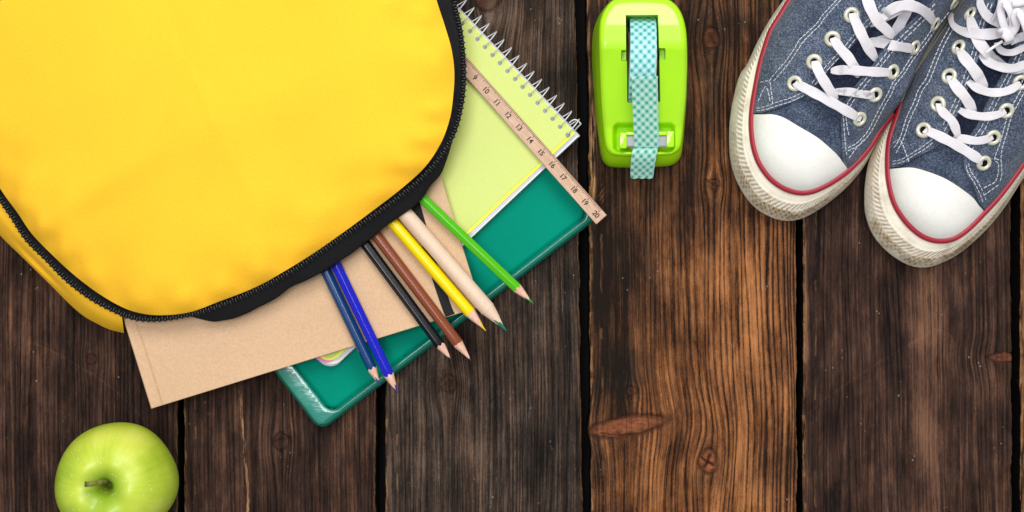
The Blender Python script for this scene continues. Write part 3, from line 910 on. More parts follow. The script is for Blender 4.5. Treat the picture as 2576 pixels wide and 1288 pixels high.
# teeth line and panel seam (measured), continued outside the picture
TT = [(1136, -60), (1141, 0), (1156, 65), (1165, 140), (1166, 215), (1158, 275), (1143, 330), (1117, 380), (1077, 430), (1028, 475), (964, 524), (898, 569), (798, 638), (735, 680), (644, 729), (550, 769), (475, 791), (400, 803), (340, 800), (290, 782), (227, 748), (167, 702), (118, 652), (68, 602), (33, 548), (0, 500), (-40, 440), (-110, 330), (-180, 170), (-220, -20), (-210, -220), (-130, -400), (50, -520), (350, -580), (700, -560), (980, -440), (1090, -260)]
II = [(1082, -60), (1098, 0), (1119, 65), (1136, 125), (1143, 185), (1139, 250), (1131, 300), (1109, 360), (1069, 420), (1009, 475), (939, 529), (859, 588), (789, 637), (716, 682), (644, 722), (550, 759), (475, 786), (400, 793), (345, 786), (298, 768), (240, 733), (182, 688), (130, 640), (80, 588), (43, 534), (8, 486), (-30, 425), (-98, 318), (-165, 165), (-204, -20), (-194, -212), (-118, -385), (55, -500), (350, -556), (690, -538), (955, -425), (1050, -255)]
Tc = catmull(TT, 10, True); Ic = catmull(II, 10, True)
def teeth_z(x, y):   # cm
    return 3.1 + 1.6*np.clip((np.asarray(x)-250)/500, 0, 1) + 0.25*np.clip((np.asarray(x)-900)/250, 0, 1)
tz = teeth_z(Tc[:, 0], Tc[:, 1]); iz = tz+0.10+0.25*np.clip((Ic[:, 0]-900)/200, 0, 1)
Tw = PN(Tc[:, 0], Tc[:, 1], tz); Iw = PN(Ic[:, 0], Ic[:, 1], iz)
# domed front panel: rings from the seam inwards
cen = np.array(P(470, 150, 6.0)); nR = 46; n = len(Iw)
V = []; 
for i in range(nR+1):
    t = i/nR
    s = 1-(1-t)**1.0
    rr_ = Iw[:, :2]*(1-s)+cen[:2]*s
    d = (1-(1-s)**2)                      # rounded profile
    edge = 1-np.exp(-s*16)
    z = Iw[:, 2]*(1-s)+0.040*s + 0.009*edge + 0.014*d
    # soft puckers along the seam, broad creases and one long fold
    arc = np.arange(n)/n*2*np.pi
    puck = 0.0011*np.sin(arc*23+2*np.sin(arc*5))*np.exp(-((s-0.05)/0.045)**2)+0.0013*np.sin(arc*11+1.3*np.sin(arc*3))*np.exp(-((s-0.13)/0.09)**2)
    x_, y_ = rr_[:, 0], rr_[:, 1]
    fold = 0
    for (fx, fy, ang, ln, wd, am) in ((-0.28, 0.02, 0.50, 0.10, 0.010, 0.0016), (-0.25, 0.045, 0.55, 0.13, 0.014, 0.0014), (-0.14, 0.09, 0.55, 0.10, 0.018, 0.0012),
                                      (-0.05, 0.0, 0.9, 0.09, 0.016, 0.0012), (-0.19, -0.03, 0.2, 0.07, 0.009, 0.0012), (-0.10, -0.075, 0.75, 0.035, 0.008, 0.0022), (-0.125, -0.085, 1.1, 0.03, 0.007, 0.0018), (-0.17, -0.10, 0.3, 0.04, 0.008, 0.0014)):
        ca_, sa_ = math.cos(ang), math.sin(ang)
        uu = (x_-fx)*ca_+(y_-fy)*sa_; vv_ = -(x_-fx)*sa_+(y_-fy)*ca_
        fold = fold + am*np.exp(-(uu/ln)**2)*np.exp(-(vv_/wd)**2)
    if s > 0: z = z+1.3*puck+1.7*fold*min(1, s*12)
    V.append(np.column_stack([rr_, z]))
# hem rolled under the seam
hem = Iw.copy(); 
V = np.vstack(V)
F = grid_faces(nR+1, n, False, True)
F = [f[::-1] for f in F]
obj('front_panel', V, F, M_bag, bag)
# zip tape between panel and teeth: a few gentle folds
V = []
for k, t in enumerate(np.linspace(0, 1, 6)):
    p = Iw*(1-t)+Tw*t
    if k == 0: p = p+np.array([0, 0, -0.0012])
    arc = np.arange(n)/n*2*np.pi
    p[:, 2] += 0.0009*np.sin(math.pi*t)*np.sin(arc*31+3*np.sin(arc*7)) - 0.0022*math.sin(math.pi*t)
    V.append(p)
oc = Tc.mean(0); odir = np.roll(Tc, -1, 0)-np.roll(Tc, 1, 0); odir /= np.linalg.norm(odir, axis=1)[:, None]; odir = np.stack([-odir[:, 1], odir[:, 0]], -1)
if ((odir*(Tc-oc)).sum(1)).mean() < 0: odir = -odir
To = Tc+odir*5.5
V.append(PN(To[:, 0], To[:, 1], tz-0.10)); To = Tc+odir*5.0; V.append(PN(To[:, 0], To[:, 1], tz-0.25))
F = [f[::-1] for f in grid_faces(8, n, False, True)]
obj('zip_tape', np.vstack(V), F, M_tape, bag)
# stitched seam bead on the yellow edge
# teeth
Tr = resample(Tw, step=0.00175, closed=True)
tg = np.roll(Tr, -1, 0)-np.roll(Tr, 1, 0); tg /= np.linalg.norm(tg, axis=1)[:, None]
tb = bpy.data.meshes.new('zip_tooth')
tv, tf = sweep([Vector((0, y, z)) for y, z in ((-0.00120, -0.0007), (-0.00105, 0.0002), (-0.0004, 0.0006), (0.0004, 0.0006), (0.00105, 0.0002), (0.00120, -0.0007))], circ(0.00050, 6), up=Vector((1, 0, 0)))
tb.from_pydata([tuple(x) for x in tv], [], tf); tb.materials.append(M_tooth)
tb.polygons.foreach_set('use_smooth', np.full(len(tb.polygons), True))
rest = MB(); nt_ = 0
order = []
for i, p in enumerate(Tr):
    k = (H-p[2]); vx = p[0]/(k/H*VPX)+1288; vy = 644-p[1]/(k/H*VPX)
    vis = -5 < vx < 2580 and -5 < vy < 1295
    order.append((0 if vis else 1, -vx if vis else 0, i))
big = set(i for (_, _, i) in sorted(order)[:300])
for i, p in enumerate(Tr):
    ang = math.atan2(tg[i][1], tg[i][0])
    M = Matrix.Translation(Vector(p)+Vector((0, 0, 0.0006))) @ Matrix.Rotation(ang, 4, 'Z')
    M = M @ Matrix.Rotation((0.10 if i % 2 else -0.10), 4, 'X') @ Matrix.Translation((0, 0.0003 if i % 2 else -0.0003, 0))
    if i in big:
        o = bpy.data.objects.new('zip_tooth', tb); C.objects.link(o); o.parent = bag
        o.matrix_local = Matrix.Translation(-bag.location) @ M
    else:
        rest.add([M @ Vector(q) for q in tv], tf)
rest.build('zip_teeth', M_tooth, bag, kind='stuff')
# lining flap under the open zip, from the right side round to the bottom
LL = [(1160, 150, 1), (1164, 215, 3), (1158, 275, 4), (1144, 330, 6), (1130, 385, 6), (1111, 435, 6), (1084, 466, 6), (1061, 500, 6), (1019, 536, 6), (969, 571, 6), (924, 606, 6), (879, 641, 6), (809, 686, 6), (734, 722, 6), (694, 750, 6), (644, 777, 6), (600, 796, 6), (545, 810, 6), (510, 805, 5), (475, 797, 3), (430, 800, 2)]
lc = catmull([(x, y) for x, y, _ in LL], 8)
lc = resample(lc, n=150)
lc[:, 1] += 1.6*n1(np.arange(150), 5, 0.22)
# matching points on the teeth line
tvp = Tc
def nearest(q):
    d = ((tvp-q)**2).sum(1); return int(np.argmin(d))
V = []
top = []; edge_ = []
for q in lc:
    j = nearest(q)
    top.append(Tc[j]); edge_.append(q)
top = np.array(top); edge_ = np.array(edge_)
top = np.stack([np.convolve(np.pad(top[:, k], 4, mode='edge'), np.ones(9)/9, 'valid') for k in (0, 1)], -1)
ztop_ = teeth_z(top[:, 0], top[:, 1])-0.08; zed = ztop_-0.62
rings = []
wr = n1(np.arange(150), 6, 0.3)
for t, dz in ((0, 0.0), (0.3, 0.02), (0.65, 0.03), (0.92, 0.0), (1.0, -0.03)):
    xy = top*(1-t)+edge_*t; z = ztop_*(1-t)+zed*t+dz+0.05*wr*math.sin(math.pi*t)
    rings.append(PN(xy[:, 0], xy[:, 1], z))
xy = top*0.3+edge_*0.7
rings.append(PN(xy[:, 0], xy[:, 1], zed-0.10)); xy2 = top*2.2-edge_*1.2
rings.append(PN(xy2[:, 0], xy2[:, 1], zed-0.05))
obj('lining_flap', np.vstack(rings), [f[::-1] for f in grid_faces(len(rings), 150)], M_tape, bag)
# yellow side and back body seen along the lower left
BB = [(312, 838), (275, 829), (240, 812), (210, 795), (175, 765), (125, 715), (55, 646), (0, 592), (-60, 520), (-130, 400), (-200, 220), (-245, -10), (-232, -240), (-150, -430), (40, -555), (350, -615), (720, -595), (1010, -470), (1060, -270)]
bcv = resample(catmull(BB, 8), n=170)
te = []
sub = resample(Tc, n=1400, closed=True)
for q in bcv: te.append(sub[int(np.argmin(((sub-q)**2).sum(1)))])
te = np.array(te)
te = np.stack([np.convolve(np.pad(te[:, k], 5, mode='edge'), np.ones(11)/11, 'valid') for k in (0, 1)], -1)
zt_ = teeth_z(te[:, 0], te[:, 1])-0.10
rings = []
nb_ = len(bcv)
first = np.exp(-np.arange(nb_)/9.0)
pf = np.exp(-((np.arange(nb_)-16)/5.0)**2)
for t in np.linspace(0, 1, 12):
    xy = te*(1-t)+bcv*t
    z = zt_*(1-t)+0.9*t + 0.85*math.sin(math.pi*t)**1.0*(0.35+0.65*t)
    z = z - 0.55*pf*math.exp(-((t-0.62)/0.16)**2) + 0.25*pf*math.exp(-((t-0.88)/0.1)**2)
    rings.append(PN(xy[:, 0], xy[:, 1], z))
for (sc, z) in ((1.0, 0.55), (0.99, 0.25), (0.965, 0.10)):
    c0 = np.array([450, 120]); xy = c0+(bcv-c0)*sc
    rings.append(PN(xy[:, 0], xy[:, 1], np.full(nb_, z)))
obj('back_body', np.vstack(rings), [f[::-1] for f in grid_faces(len(rings), nb_)], M_bag, bag)

# ------------------------------------------------------------------ apple
apple = thing('apple', P(296, 1210, 0), 'shiny green apple with short brown stem, standing on the planks', 'apple')
m = NT('green_apple_skin', 0.30, (0.35, 0.5, 0.03), 0.45)
co = m.coord(); s = m.sep(co)
ang = m.math('ARCTAN2', s[1], s[0])
rad = m.math('SQRT', m.math('ADD', m.math('MULTIPLY', s[0], s[0]), m.math('MULTIPLY', s[1], s[1])))
st = m.noise(m.comb(m.math('MULTIPLY', m.math('SINE', ang), 12), m.math('MULTIPLY', m.math('COSINE', ang), 12), m.math('MULTIPLY', rad, 40)), 1.6, 4, 0.7)
big_ = m.noise(co, 28, 2)
f1 = m.math('ADD', m.math('MULTIPLY', st, 0.22), m.math('MULTIPLY', big_, 0.78))
col = m.ramp(f1, [(0.36, (0.30, 0.44, 0.018)), (0.52, (0.47, 0.58, 0.045)), (0.68, (0.62, 0.68, 0.10))])
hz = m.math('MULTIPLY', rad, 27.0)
col = m.mix(m.ramp(hz, [(0.05, 0.95), (0.22, 0.6), (0.42, 0.0), (0.75, 0.0), (1.0, 0.35)]), col, (0.19, 0.34, 0.015))  # dark green dimple; rim darkening is shading put into the skin colour
rus = m.math('MULTIPLY', m.ramp(hz, [(0.02, 1.0), (0.16, 0.0)]), st)
col = m.mix(rus, col, (0.16, 0.13, 0.02))
dots = m.voronoi(co, 300)
dn = m.noise(co, 220, 1)
df = m.math('MULTIPLY', m.ramp(dots, [(0.0, 0.8), (0.10, 0.6), (0.22, 0.0)]), m.ramp(dn, [(0.36, 0.0), (0.60, 0.65)]))
col = m.mix(df, col, (0.74, 0.80, 0.36))
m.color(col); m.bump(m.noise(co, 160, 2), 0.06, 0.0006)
m.rough(m.ramp(big_, [(0.3, 0.33), (0.7, 0.42)]))
M_apple = m.mat
Ra = 147*0.9635*VPX; cz = 0.0335
prof = catmull([(0.0, 0.32), (0.04, 0.37), (0.085, 0.54), (0.17, 0.735), (0.34, 0.845), (0.52, 0.84), (0.72, 0.72), (0.90, 0.46), (0.995, 0.12), (0.985, -0.22), (0.86, -0.56), (0.64, -0.80), (0.42, -0.905), (0.26, -0.90), (0.12, -0.80), (0.0, -0.72)], 5)
ac = P(296, 1210, 3.35)
V = []; nseg = 96
for (r_, z_) in prof:
    for k in range(nseg):
        a = 2*math.pi*k/nseg
        lob = 1+0.016*math.cos(5*a+0.6)*min(1, r_*1.3)*(0.6-0.6*z_) + 0.018*math.cos(2*a-0.3)*r_+0.014*math.cos(3*a+1.2)*r_
        hh = z_*(1+0.02*math.cos(a+0.5)) + 0.020*math.cos(5*a+0.6)*math.exp(-((r_-0.45)/0.2)**2)*(1 if z_ > 0 else 1)
        V.append((ac.x+Ra*r_*lob*math.cos(a)-Ra*0.02, ac.y+Ra*r_*lob*math.sin(a), cz+Ra*hh))
obj('skin', V, [f for f in grid_faces(len(prof), nseg, False, True)], M_apple, apple, origin=(ac.x, ac.y, cz))
m = NT('apple_stem_wood', 0.6, (0.2, 0.2, 0.05), 0.3)
n_ = m.noise(m.coord(), 250, 3)
sx = m.math('MULTIPLY', m.sep(m.coord())[0], -62.0)
m.color(m.mix(m.ramp(m.math('ADD', sx, m.math('MULTIPLY', n_, 0.3)), [(0.75, 0.0), (1.0, 1.0)]), m.ramp(n_, [(0.3, (0.10, 0.11, 0.025)), (0.7, (0.25, 0.23, 0.055))]), (0.10, 0.05, 0.02)))
m.bump(n_, 0.4, 0.0006)
sp_ = [P(284, 1208, 4.2), P(276, 1209, 5.1), P(258, 1212, 6.1), P(238, 1216, 6.7), P(222, 1218, 7.0), P(214, 1218, 7.1)]
sp_ = [Vector(p) for p in catmull([tuple(p) for p in sp_], 4)]
v, f = sweep(sp_, lambda i, s_: [(a*(1+0.45*max(0, (s_-0.75))*4*0.6), b*(1+0.45*max(0, (s_-0.75))*4*0.6)) for a, b in circ(0.0014, 10)])
obj('stem', v, f, m.mat, apple, origin=tuple(sp_[0]))

# ------------------------------------------------------------------ tape dispenser
disp = thing('tape_dispenser', P(1612, 230, 0), 'glossy lime green plastic tape dispenser standing between notebook and shoes', 'tape dispenser')
M_disp = plastic('glossy_lime_plastic', (0.39, 0.78, 0.004), 0.26, 0.25)
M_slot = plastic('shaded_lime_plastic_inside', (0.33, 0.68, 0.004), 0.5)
DT = [(1507, 74), (1507, 140), (1511, 246), (1516, 316), (1522, 366), (1533, 386), (1552, 393), (1600, 394), (1660, 392), (1692, 388), (1710, 375), (1716, 350), (1721, 300), (1726, 240), (1729, 160), (1728, 100), (1723, 60), (1711, 27), (1692, 5), (1668, -5), (1610, -8), (1560, -5), (1539, 2), (1522, 22), (1511, 46)]
Dl = resample(catmull(DT, 10, True), step=4.5, closed=True)
slotp = [(1574, 38), (1656, 37), (1658, 121), (1674, 121), (1674, 150), (1659, 150), (1661, 256), (1578, 258), (1577, 153), (1563, 153), (1563, 126), (1575, 126)]
def sdr(a, b, a0, b0, a1, b1, r):
    qx = np.maximum(a0+r-a, a-(a1-r)); qy = np.maximum(b0+r-b, b-(b1-r))
    return np.hypot(np.maximum(qx, 0), np.maximum(qy, 0))+np.minimum(np.maximum(qx, qy), 0)-r
def sstep(x): x = np.clip(x, 0, 1); return x*x*(3-2*x)
def disp_z(x, y, edge=True):
    x = np.asarray(x, float); y = np.asarray(y, float)
    z = np.interp(y, [-20, 0, 60, 108, 122, 136, 320, 394], [4.35, 4.75, 5.05, 5.10, 5.04, 4.88, 2.75, 2.25])
    rim = sstep(1-(-sdr(x, y, 1512, 0, 1722, 392, 28)-12)/16.0)       # slightly raised rounded border
    z = z + 0.0*rim
    rec = -sdr(x, y, 1540, 309, 1700, 386, 16)
    z = z - 0.75*sstep(rec/12.0)
    if edge:
        d = seg_dist(np.stack([x.ravel(), y.ravel()], -1), Dl).reshape(x.shape)
        rr = 17.0; q = np.clip(1-d/rr, 0, 1)
        z = z - 0.42*(1-np.sqrt(np.maximum(0, 1-q*q)))
    return z
exd = []
for off in (-1, 3, 6, 9, 12, 15):
    exd += [tuple(p) for p in resample(rrect(1540+off, 309+off, 1700-off, 386-off, max(4, 16-off), 6), step=4, closed=True)]
patch('body', Dl, disp_z, M_disp, disp, step=5.0, bstep=0, insets=(0.6, 1.8, 3.5, 6, 9, 13, 17), holes=[resample(slotp, step=4, closed=True)], hole_skirt=0, extra=np.array(exd), sharp=None)
# outer walls
topl = Dl; tz_ = disp_z(topl[:, 0], topl[:, 1])
Tw_ = PN(topl[:, 0], topl[:, 1], tz_)
cx_, cy_ = P(1617, 200, 4.0).x, 0.0
ymin, ymax = Tw_[:, 1].min(), Tw_[:, 1].max()
base = Tw_.copy()
base[:, 0] = cx_+(Tw_[:, 0]-cx_)*1.065
yb0, yb1 = P(0, 421.5, 0.3).y, ymax+0.0005
base[:, 1] = yb0+(Tw_[:, 1]-ymin)/(ymax-ymin)*(yb1-yb0); base[:, 2] = 0.0006
rings = []
for t in np.linspace(0, 1, 9):
    p = Tw_*(1-t)+base*t
    bulge = math.sin(math.pi*t)*0.0012
    dirn = (Tw_[:, :2]-np.array([cx_, (ymin+ymax)/2])); dirn /= np.linalg.norm(dirn, axis=1)[:, None]
    p[:, :2] += dirn*bulge
    if t > 0.9: p[:, :2] += 0
    rings.append(p)
rb = base.copy(); rb[:, :2] -= dirn*0.002; rb[:, 2] = 0.0002
rings.append(rb)
F = grid_faces(len(rings), len(topl), False, True)
obj('side_wall', np.vstack(rings), F, M_disp, disp)
# slot well
sl = resample(slotp, step=4, closed=True); z0 = disp_z(sl[:, 0], sl[:, 1])
a_ = PN(sl[:, 0], sl[:, 1], z0); b_ = a_.copy(); b_[:, 2] = 0.004
v = np.vstack([a_, b_]); n = len(sl)
F = [(i, (i+1) % n, n+(i+1) % n, n+i) for i in range(n)] + [tuple(n+i for i in range(n))]
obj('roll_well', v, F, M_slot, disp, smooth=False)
for (x0, x1) in ((1564, 1575), (1659, 1673)):
    v = [P(x, y, 4.25) for x, y in ((x0, 124), (x1, 124), (x1, 152), (x0, 152))]
    obj('axle_notch', v, [(0, 1, 2, 3)[::-1]], M_disp, disp, smooth=False)
# cutter: two posts, cross bar, steel blade with teeth
def vbox(x0, y0, x1, y1, zb, zt, mat, name, parent, r=3.0, crown=0.10):
    lp = resample(rrect(x0, y0, x1, y1, r, 5), n=36, closed=True); c = np.array([(x0+x1)/2, (y0+y1)/2])
    rings = []
    for sc, z in ((1.0, zb), (1.0, zt-0.12), (0.97, zt-0.03), (0.88, zt), (0.0, zt+crown*0.2)):
        q = c+(lp-c)*sc; rings.append(PN(q[:, 0], q[:, 1], np.full(len(q), z)))
    return obj(name, np.vstack(rings), grid_faces(len(rings), 36, False, True), mat, parent, sharp=50)
vbox(1559, 333, 1577, 374, 1.4, 2.95, M_disp, 'blade_post', disp)
vbox(1677, 329, 1696, 371, 1.4, 2.95, M_disp, 'blade_post', disp)
vbox(1572, 331, 1682, 341, 1.4, 2.85, M_disp, 'cross_bar', disp, 2.0)
M_steel = NT('brushed_steel', 0.3, (0.62, 0.62, 0.64), 0.5, Metallic=0.9).mat
mb = MB(); nt2 = 34
for i in range(nt2):
    xa = 1576+i*(102/nt2); xb = 1576+(i+1)*(102/nt2); xm = (xa+xb)/2
    v = [P(xa, 343, 2.72), P(xb, 343, 2.72), P(xb, 366, 2.60), P(xm, 371, 2.56), P(xa, 366, 2.60)]
    v2 = [Vector((p.x, p.y, p.z-0.0005)) for p in v]
    mb.add(v+v2, [(0, 4, 3, 2, 1), (5, 6, 7, 8, 9), (0, 1, 6, 5), (4, 9, 8, 3), (3, 8, 7, 2)])
mb.build('cutting_blade', M_steel, disp, smooth=False)
# patterned tape roll (a thing of its own)
roll = thing('tape_roll', P(1622, 140, 3.0), 'roll of teal and white checked tape in the lime green dispenser', 'tape roll')
def gingham(name, base, tint, transp=0.0, rough=0.5):
    m = NT(name, rough, base, 0.4)
    s = m.sep(m.coord('UV'))
    u = m.math('MULTIPLY', s[0], 1/15.2); w = m.math('MULTIPLY', s[1], 1/15.2)
    n_ = m.math('MULTIPLY', m.noise(m.mapping(m.coord('UV'), (0.2, 0.2, 0.2)), 1.0, 2), 0.12)
    rt = math.sqrt(0.5)
    a = m.math('ADD', m.math('MULTIPLY', m.math('ADD', u, w), rt), n_); b = m.math('ADD', m.math('MULTIPLY', m.math('SUBTRACT', u, w), rt), n_)
    def stripe(x):
        q = m.math('FRACT', m.math('ADD', x, 100.0))
        return m.ramp(q, [(0.0, 0.0), (0.04, 1.0), (0.46, 1.0), (0.52, 0.0), (1.0, 0.0)])
    t = m.math('MULTIPLY', m.math('ADD', stripe(a), stripe(b)), 0.5)
    col = m.ramp(t, [(0.0, base), (0.5, tuple((x*0.62+y*0.38) for x, y in zip(base, tint))), (1.0, tint)])
    m.color(col)
    if transp:
        tr = m.n.new('ShaderNodeBsdfTransparent'); mx = m.n.new('ShaderNodeMixShader'); mx.inputs[0].default_value = transp
        out = m.n['Material Output']
        m.link(m.b.outputs[0], mx.inputs[1]); m.link(tr.outputs[0], mx.inputs[2]); m.link(mx.outputs[0], out.inputs['Surface'])
    return m.mat
M_g1 = gingham('checked_teal_tape_on_roll', (0.42, 0.68, 0.66), (0.015, 0.32, 0.32))
M_g2 = gingham('checked_teal_tape_single_layer', (0.50, 0.74, 0.63), (0.025, 0.36, 0.28), 0.08)
M_core = simple('brown_card_core', (0.35, 0.21, 0.11), 0.8)
M_rollside = simple('tape_roll_side', (0.30, 0.45, 0.42), 0.5)
# axis along x, centre from the two ends of the visible arc
yc = P(0, 146, 4.0).y; Rr = 0.0262; zc = 0.0295
xa = P(1590, 100, 5.5).x; xb = P(1656, 100, 5.5).x
V = []; UVs = []; ns = 72
for i in range(ns+1):
    a = 2*math.pi*i/ns
    for (xx, u_) in ((xa, 0), (xb, 66)):
        V.append((xx+0.0011*math.cos(a+1.2), yc+Rr*math.cos(a), zc+Rr*math.sin(a))); UVs.append((u_, a*Rr/VPX*0.95))
obj('wound_tape', V, [(2*i, 2*i+1, 2*i+3, 2*i+2) for i in range(ns)], M_g1, roll, uv=np.array(UVs))
for xx, nm in ((xa, 'roll_side'), (xb, 'roll_side')):
    V = []
    for i in range(ns):
        a = 2*math.pi*i/ns
        for rr in (Rr-0.00005, Rr*0.66):
            V.append((xx+0.0011*math.cos(a+1.2), yc+rr*math.cos(a), zc+rr*math.sin(a)))
    obj(nm, V, grid_faces(ns, 2, True, False), M_rollside, roll, smooth=False)
V = []
for i in range(ns):
    a = 2*math.pi*i/ns
    for (xx, rr) in ((xa-0.0008, Rr*0.66), (xb+0.0002, Rr*0.66), (xb+0.0002, Rr*0.56), (xa-0.0008, Rr*0.56)):
        V.append((xx, yc+rr*math.cos(a), zc+rr*math.sin(a)))
obj('card_core', V, grid_faces(ns, 4, True, True), M_core, roll, smooth=False)
# free end: from the roll over the blade and hanging down the front
blP = (P(1595.5, 366, 2.72), P(1657.5, 366, 2.72))
dy_, dz_ = blP[0].y-yc, blP[0].z-zc; dist_ = math.hypot(dy_, dz_)
at_ = math.atan2(dz_, dy_) - math.acos((Rr+0.0003)/dist_)
if at_ < 0: at_ += 2*math.pi
wpath = []
for q_ in np.linspace(-0.10, 0, 3):
    a = at_+q_; wpath.append((xa, xb, yc+(Rr+0.00015+0.0002*(q_+0.1)/0.1)*math.cos(a), zc+(Rr+0.00015+0.0002*(q_+0.1)/0.1)*math.sin(a)))
for q_ in (0.33, 0.66, 1.0):
    w0 = wpath[2]; wpath.append((w0[0]*(1-q_)+blP[0].x*q_, w0[1]*(1-q_)+blP[1].x*q_, w0[2]*(1-q_)+blP[0].y*q_, w0[3]*(1-q_)+blP[0].z*q_))
path = [((1595, 1657, 370, 2.66)), (1593, 1655, 374, 2.58), (1590, 1652.5, 384, 2.55), (1588, 1650, 400, 2.35), (1586.5, 1647, 418, 1.95), (1586, 1644.5, 436, 1.5), (1587, 1642.5, 449, 1.2)]
for (x0, x1, y_, z_) in path:
    p0, p1 = P(x0, y_, z_), P(x1, y_, z_); wpath.append((p0.x, p1.x, p0.y, z_*0.01))
pc = catmull(wpath, 4)
V = []; UVs = []; acc = 0
for i, (x0, x1, y, z) in enumerate(pc):
    if i: acc += math.hypot(pc[i][2]-pc[i-1][2], pc[i][3]-pc[i-1][3])/VPX*0.95
    for j in range(7):
        t = j/6; xx = x0*(1-t)+x1*t
        zz = z+0.0002*math.sin(math.pi*t)
        yy_ = y + (0.0004*math.sin(t*19+1) if i == len(pc)-1 else 0)
        V.append((xx, yy_, zz)); UVs.append((t*66, acc+6))
obj('free_end', V, [f[::-1] for f in grid_faces(len(pc), 7)], M_g2, roll, uv=np.array(UVs))

# ------------------------------------------------------------------ shoes
def denim(name, lo, mid, hi, dirt=0.3):
    m = NT(name, 0.85, mid, 0.2)
    m.b.inputs['Sheen Weight'].default_value = 0.1
    co = m.coord()
    n1_ = m.noise(m.mapping(co, (1, 1, 1), (0, 0, 0.6)), 1500, 2, 0.8)
    n2_ = m.noise(m.mapping(co, (1500, 600, 600), (0, 0, 0.9)), 1.0, 3, 0.7)
    n4_ = m.noise(m.mapping(co, (600, 1500, 600), (0, 0, 0.9)), 1.0, 3, 0.7)
    n3_ = m.noise(co, 45, 4, 0.6)
    t = m.math('ADD', m.math('MULTIPLY', n1_, 0.34), m.math('MULTIPLY', n2_, 0.33))
    t = m.math('ADD', t, m.math('MULTIPLY', n4_, 0.33))
    t = m.math('ADD', t, m.math('MULTIPLY', m.math('SUBTRACT', n3_, 0.5), 0.16))
    col = m.ramp(t, [(0.39, lo), (0.49, mid), (0.61, hi)])
    dn = m.noise(co, 22, 4, 0.65)
    col = m.mix(m.math('MULTIPLY', m.ramp(dn, [(0.52, 0.0), (0.72, 1.0)]), dirt), col, (0.10, 0.095, 0.09))
    m.color(col)
    m.bump(m.math('ADD', t, m.math('MULTIPLY', n3_, 0.5)), 0.5, 0.0008)
    return m.mat
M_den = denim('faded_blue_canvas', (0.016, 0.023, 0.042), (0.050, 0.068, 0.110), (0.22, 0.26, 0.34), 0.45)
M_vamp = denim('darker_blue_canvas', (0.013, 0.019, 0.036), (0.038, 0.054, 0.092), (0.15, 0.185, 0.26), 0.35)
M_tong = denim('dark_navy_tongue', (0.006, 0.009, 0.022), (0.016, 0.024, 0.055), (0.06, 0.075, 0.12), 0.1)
def rubber(name, col, rough=0.5, dirt=(0.30, 0.20, 0.10), amt=0.35, scale=60):
    m = NT(name, rough, col, 0.4)
    n = m.noise(m.coord(), scale, 5, 0.7); n2 = m.noise(m.coord(), 700, 3, 0.7)
    c0 = m.ramp(n2, [(0.3, tuple(c*0.93 for c in col)), (0.7, col)])
    a = m.attr('dirt') if amt > 0.3 else None
    f = m.ramp(n, [(0.48, 0.0), (0.75, amt)])
    if a is not None: f = m.math('ADD', f, m.math('MULTIPLY', a, m.ramp(m.noise(m.coord(), 90, 5, 0.75), [(0.36, 0.25), (0.62, 1.25)])), clamp=True)
    c1 = m.mix(f, c0, dirt)
    if a is not None:
        sp = m.ramp(m.noise(m.coord(), 420, 3, 0.6), [(0.60, 0.0), (0.68, 0.8)])
        c1 = m.mix(m.math('MULTIPLY', sp, m.ramp(a, [(0.45, 0.0), (0.9, 1.0)])), c1, (0.07, 0.045, 0.03))
    else:
        sc = m.ramp(m.noise(m.mapping(m.coord(), (300, 900, 300), (0, 0, 0.7)), 1.0, 3, 0.7), [(0.64, 0.0), (0.72, 0.35)])
        c1 = m.mix(sc, c1, tuple(x*0.6 for x in dirt))
    m.color(c1)
    m.bump(m.math('ADD', n2, n), 0.12, 0.0006)
    return m.mat
M_cap = rubber('white_rubber_toe_cap', (0.88, 0.86, 0.80), 0.45, (0.45, 0.38, 0.28), 0.2, 40)
def speck(mat):
    return mat
M_sole = rubber('cream_rubber_sole', (0.82, 0.755, 0.62), 0.55, (0.30, 0.20, 0.095), 0.5, 70)
M_red = rubber('dark_red_rubber_stripe', (0.34, 0.014, 0.030), 0.4, (0.15, 0.05, 0.05), 0.15, 90)
M_lace = simple('off_white_cotton_lace', (0.66, 0.63, 0.655), 0.85, 0.2, 0.10, 90, 0.5, 1600)
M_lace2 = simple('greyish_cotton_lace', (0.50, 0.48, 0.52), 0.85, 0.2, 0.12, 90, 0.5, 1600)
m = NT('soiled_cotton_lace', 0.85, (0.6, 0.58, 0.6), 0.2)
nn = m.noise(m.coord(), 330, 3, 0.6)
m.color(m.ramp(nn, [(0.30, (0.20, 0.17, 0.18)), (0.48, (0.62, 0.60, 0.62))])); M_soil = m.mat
M_eye = NT('cream_enamelled_eyelet', 0.25, (0.62, 0.60, 0.47), 0.6, Metallic=0.25).mat
M_dark = simple('dark_inside', (0.004, 0.004, 0.005), 0.9, 0.1)
M_stitch = simple('white_cotton_thread', (0.56, 0.58, 0.62), 0.8, 0.2)

